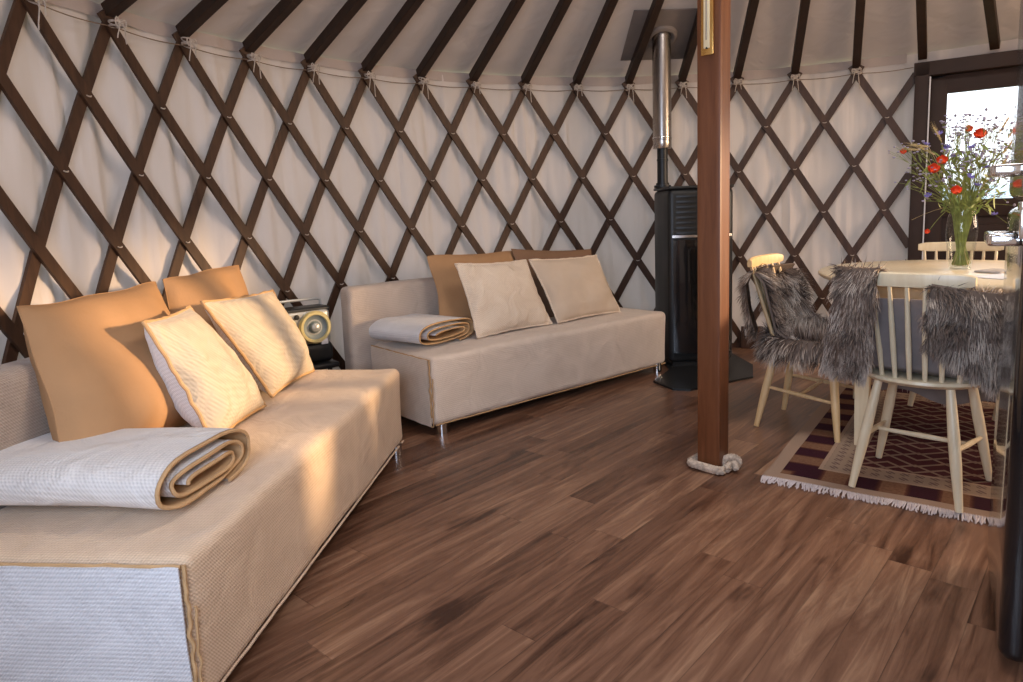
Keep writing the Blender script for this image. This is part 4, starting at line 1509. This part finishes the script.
# (right px, up px, depth)
poppies = [(-62, 116, 0.02, 5.0), (-30, 96, -0.10, 8.5), (-22, 104, -0.05, 8.0), (13, 126, -0.03, 9.0), (-7, 75, -0.13, 7.5), (-33, 37, -0.06, 4.0), (1, 133, 0.03, 6.0)]
for (a, b_, d, s) in poppies:
    P = target(a, b_, d)
    stem_to(P, 0.0014)
    fc = (-vdir * 0.9 + Vector((0, 0, 0.55)) + rgt * random.uniform(-.3, .3))
    f = petal_flower(P, s * PXM * 0.92, 5, M['poppy'], 'poppy', 0.7, fc, lay=2, label='red poppy head')
corns = [(-38, 122, 0.0), (-12, 108, -.05), (-5, 98, .04), (10, 80, -.06), (2, 88, -.1), (-27, 85, .05), (20, 96, -.04), (14, 70, .03), (-17, 118, .06), (5, 115, -.08), (-33, 72, -.04), (24, 84, .08), (-8, 128, .03), (30, 52, -.02), (-25, 132, .08)]
for (a, b_, d) in corns:
    P = target(a + random.uniform(-3, 3), b_, d)
    stem_to(P, 0.0012)
    petal_flower(P, 0.019, 8, M['corn'], 'cornflower', 0.5, Vector((random.uniform(-.6, .6), random.uniform(-.6, .6), 1)) - vdir * .5, label='blue cornflower head')
# sprays of tiny lilac flowers
spray_m = MB()
for k in range(80):
    r = random.random()
    a = random.gauss(0, 24); b_ = random.uniform(78, 148) - abs(a) * 0.35
    if k < 10: a = random.uniform(15, 55); b_ = random.uniform(85, 140)
    if k in (11, 12, 13): a = random.uniform(-60, -40); b_ = random.uniform(70, 100)
    d = random.uniform(-.14, .14)
    P = target(a, b_, d)
    pts = stem_to(P, 0.0010)
    for j in range(random.randint(4, 8)):
        o_ = Vector((random.gauss(0, .018), random.gauss(0, .018), random.gauss(0.0, .018)))
        c = P + o_
        stems.tube([pts[-2], pts[-2].lerp(c, .5) + Vector((0, 0, .004)), c], 0.0007, 4)
        rr = random.uniform(0.0045, 0.008)
        spray_m.lathe([(0.0005, -rr * .6), (rr * .8, -rr * .3), (rr, 0.1 * rr), (rr * .6, rr * .5), (0.0005, rr * .35)], 7, c, close=False)
tag(spray_m.build('blossom_sprays', M['lilac'], bq), 'tiny pale lilac blossoms', None, None, 'stuff')
# buds sticking up over the window
bud_mat = simple('dull_buds', (0.22, 0.20, 0.26), 0.8, 0, 0.2, 40)
for (a, b_) in [(-12, 148), (2, 146), (17, 150), (26, 140), (33, 131), (40, 128), (46, 120), (-50, 108), (30, 118), (22, 124), (36, 112), (50, 92), (56, 78), (48, 60), (44, 42)]:
    P = target(a, b_, random.uniform(-.08, .08)); pts = stem_to(P, 0.0009)
    o = MB().lathe([(0.0005, -0.006), (0.005, -0.002), (0.006, 0.003), (0.003, 0.008), (0.0005, 0.009)], 8).build('flower_bud', bud_mat, bq)
    o.location = P
# leaves / filler greenery
for k in range(260):
    a = random.gauss(0, 15); b_ = random.uniform(52, 112)
    P = target(a * (0.35 + b_ / 95), b_, random.uniform(-.09, .09))
    if k % 2 == 0: pts = stem_to(P, 0.0012)
    d = Vector((random.uniform(-1, 1), random.uniform(-1, 1), random.uniform(0.2, 1.6))).normalized()
    s = d.cross(Vector((random.uniform(-1, 1), random.uniform(-1, 1), .1))).normalized()
    L = random.uniform(0.03, 0.065); w = random.uniform(0.003, 0.007)
    n = d.cross(s)
    leaves.grid(lambda u, v: P + d * L * u + s * w * math.sin(PI * min(1, u * .9 + .06)) * (v - .5) * 2 - n * 0.2 * L * u * u, 4, 2, 0.0005)
leaves.build('leaves', M['leaf'], bq)
# wheat ears, bending
def ear(P, d, L=0.07):
    d = d.normalized()
    for j in range(9):
        c = P + d * (L * j / 9)
        for s in (-1, 1):
            t = d.orthogonal().normalized() * s
            if j % 2: t = d.cross(t)
            straw.tube([c, c + d * 0.006 + t * 0.0035, c + d * 0.012 + t * 0.002], [0.0012, 0.0026, 0.0006], 5)
            straw.tube([c + d * 0.01 + t * .003, c + d * 0.045 + t * 0.012], [0.0005, 0.0002], 3)
for (a, b_, d, dx, dz) in [(-44, 117, 0.0, -1, 0.15), (-36, 119, -.05, -1, .2), (-30, 112, .04, -.8, .5), (34, 108, -.03, .6, 1), (38, 122, .0, .5, 1), (28, 90, -.08, .6, 1), (42, 96, .03, .9, .7), (30, 128, .05, .5, 1), (-24, 124, .02, -.5, 1)]:
    P = target(a, b_, d); stem_to(P, 0.0013, straw, 0.02)
    ear(P, rgt * dx + Vector((0, 0, dz)))
# thin straw reaching out low on the left
P = target(-50, 49, -.03); pts = stem_to(P, 0.0010, straw)
straw.build('wheat_ears', M['straw'], bq)
stems.build('stems', M['stem'], bq)

# ------------------------------------------------------------------ fridge
FA = math.atan2(0.42, 0.27)     # heading of the door plane
FC = Vector((1.095, 1.445, 0))
fr = thing('refrigerator', 'glossy black retro fridge with chrome handles at the right edge of the picture', 'refrigerator', FC, FA)
# local x = along the doors away from the camera, local y = towards the room (left); body lies at -y
FW_, FD, FH = 0.55, 0.58, 1.86
MB().rbox((0.0, -FD, 0.02), (FW_, -0.075, FH), 0.030, 4, 4).build('cabinet', M['black_gloss'], fr)
MB().box((FW_ / 2, -FD / 2 - 0.03, 0.03), (FW_ - 0.06, FD - 0.10, 0.06)).build('plinth', M['under'], fr)
def door(z0, z1):
    m = MB()
    def dd(w, d):
        return Vector((0, 0, 0))
    m.rbox((0.0, -0.070, z0), (FW_, 0.0, z1), 0.030, 5, 4)
    d = m.build('door', M['black_gloss'], fr)
    return d
dlow = door(0.022, 1.062); dup_ = door(1.078, FH)
def fhandle(z, par, sgn):
    m = MB()
    a, b_ = 0.06, 0.24; o_ = 0.052
    m.rbox((a, o_ - 0.010, z - 0.013), (b_, o_ + 0.010, z + 0.013), 0.006, 2, 4)
    m.rbox((a - 0.004, -0.002, z - 0.013), (a + 0.026, o_ + 0.006, z + 0.013), 0.006, 2, 2)
    m.rbox((b_ - 0.026, -0.002, z - 0.013), (b_ + 0.004, o_ + 0.006, z + 0.013), 0.006, 2, 2)
    m.build('handle', M['chrome'], par)
fhandle(1.150, dup_, 1); fhandle(0.995, dlow, -1)
m = MB()
m.rbox((-0.004, -0.05, 1.060), (0.07, 0.010, 1.080), 0.004, 2, 2)
m.rbox((-0.004, -0.006, 1.00), (0.012, 0.010, 1.065), 0.004, 2, 2)
m.build('hinge_bracket', M['chrome'], fr)
for sx in (0.08, FW_ - 0.08):
    o = MB().lathe([(0.02, 0), (0.02, 0.03)], 12).build('foot', M['under'], fr); o.location = (sx, -0.14, 0)
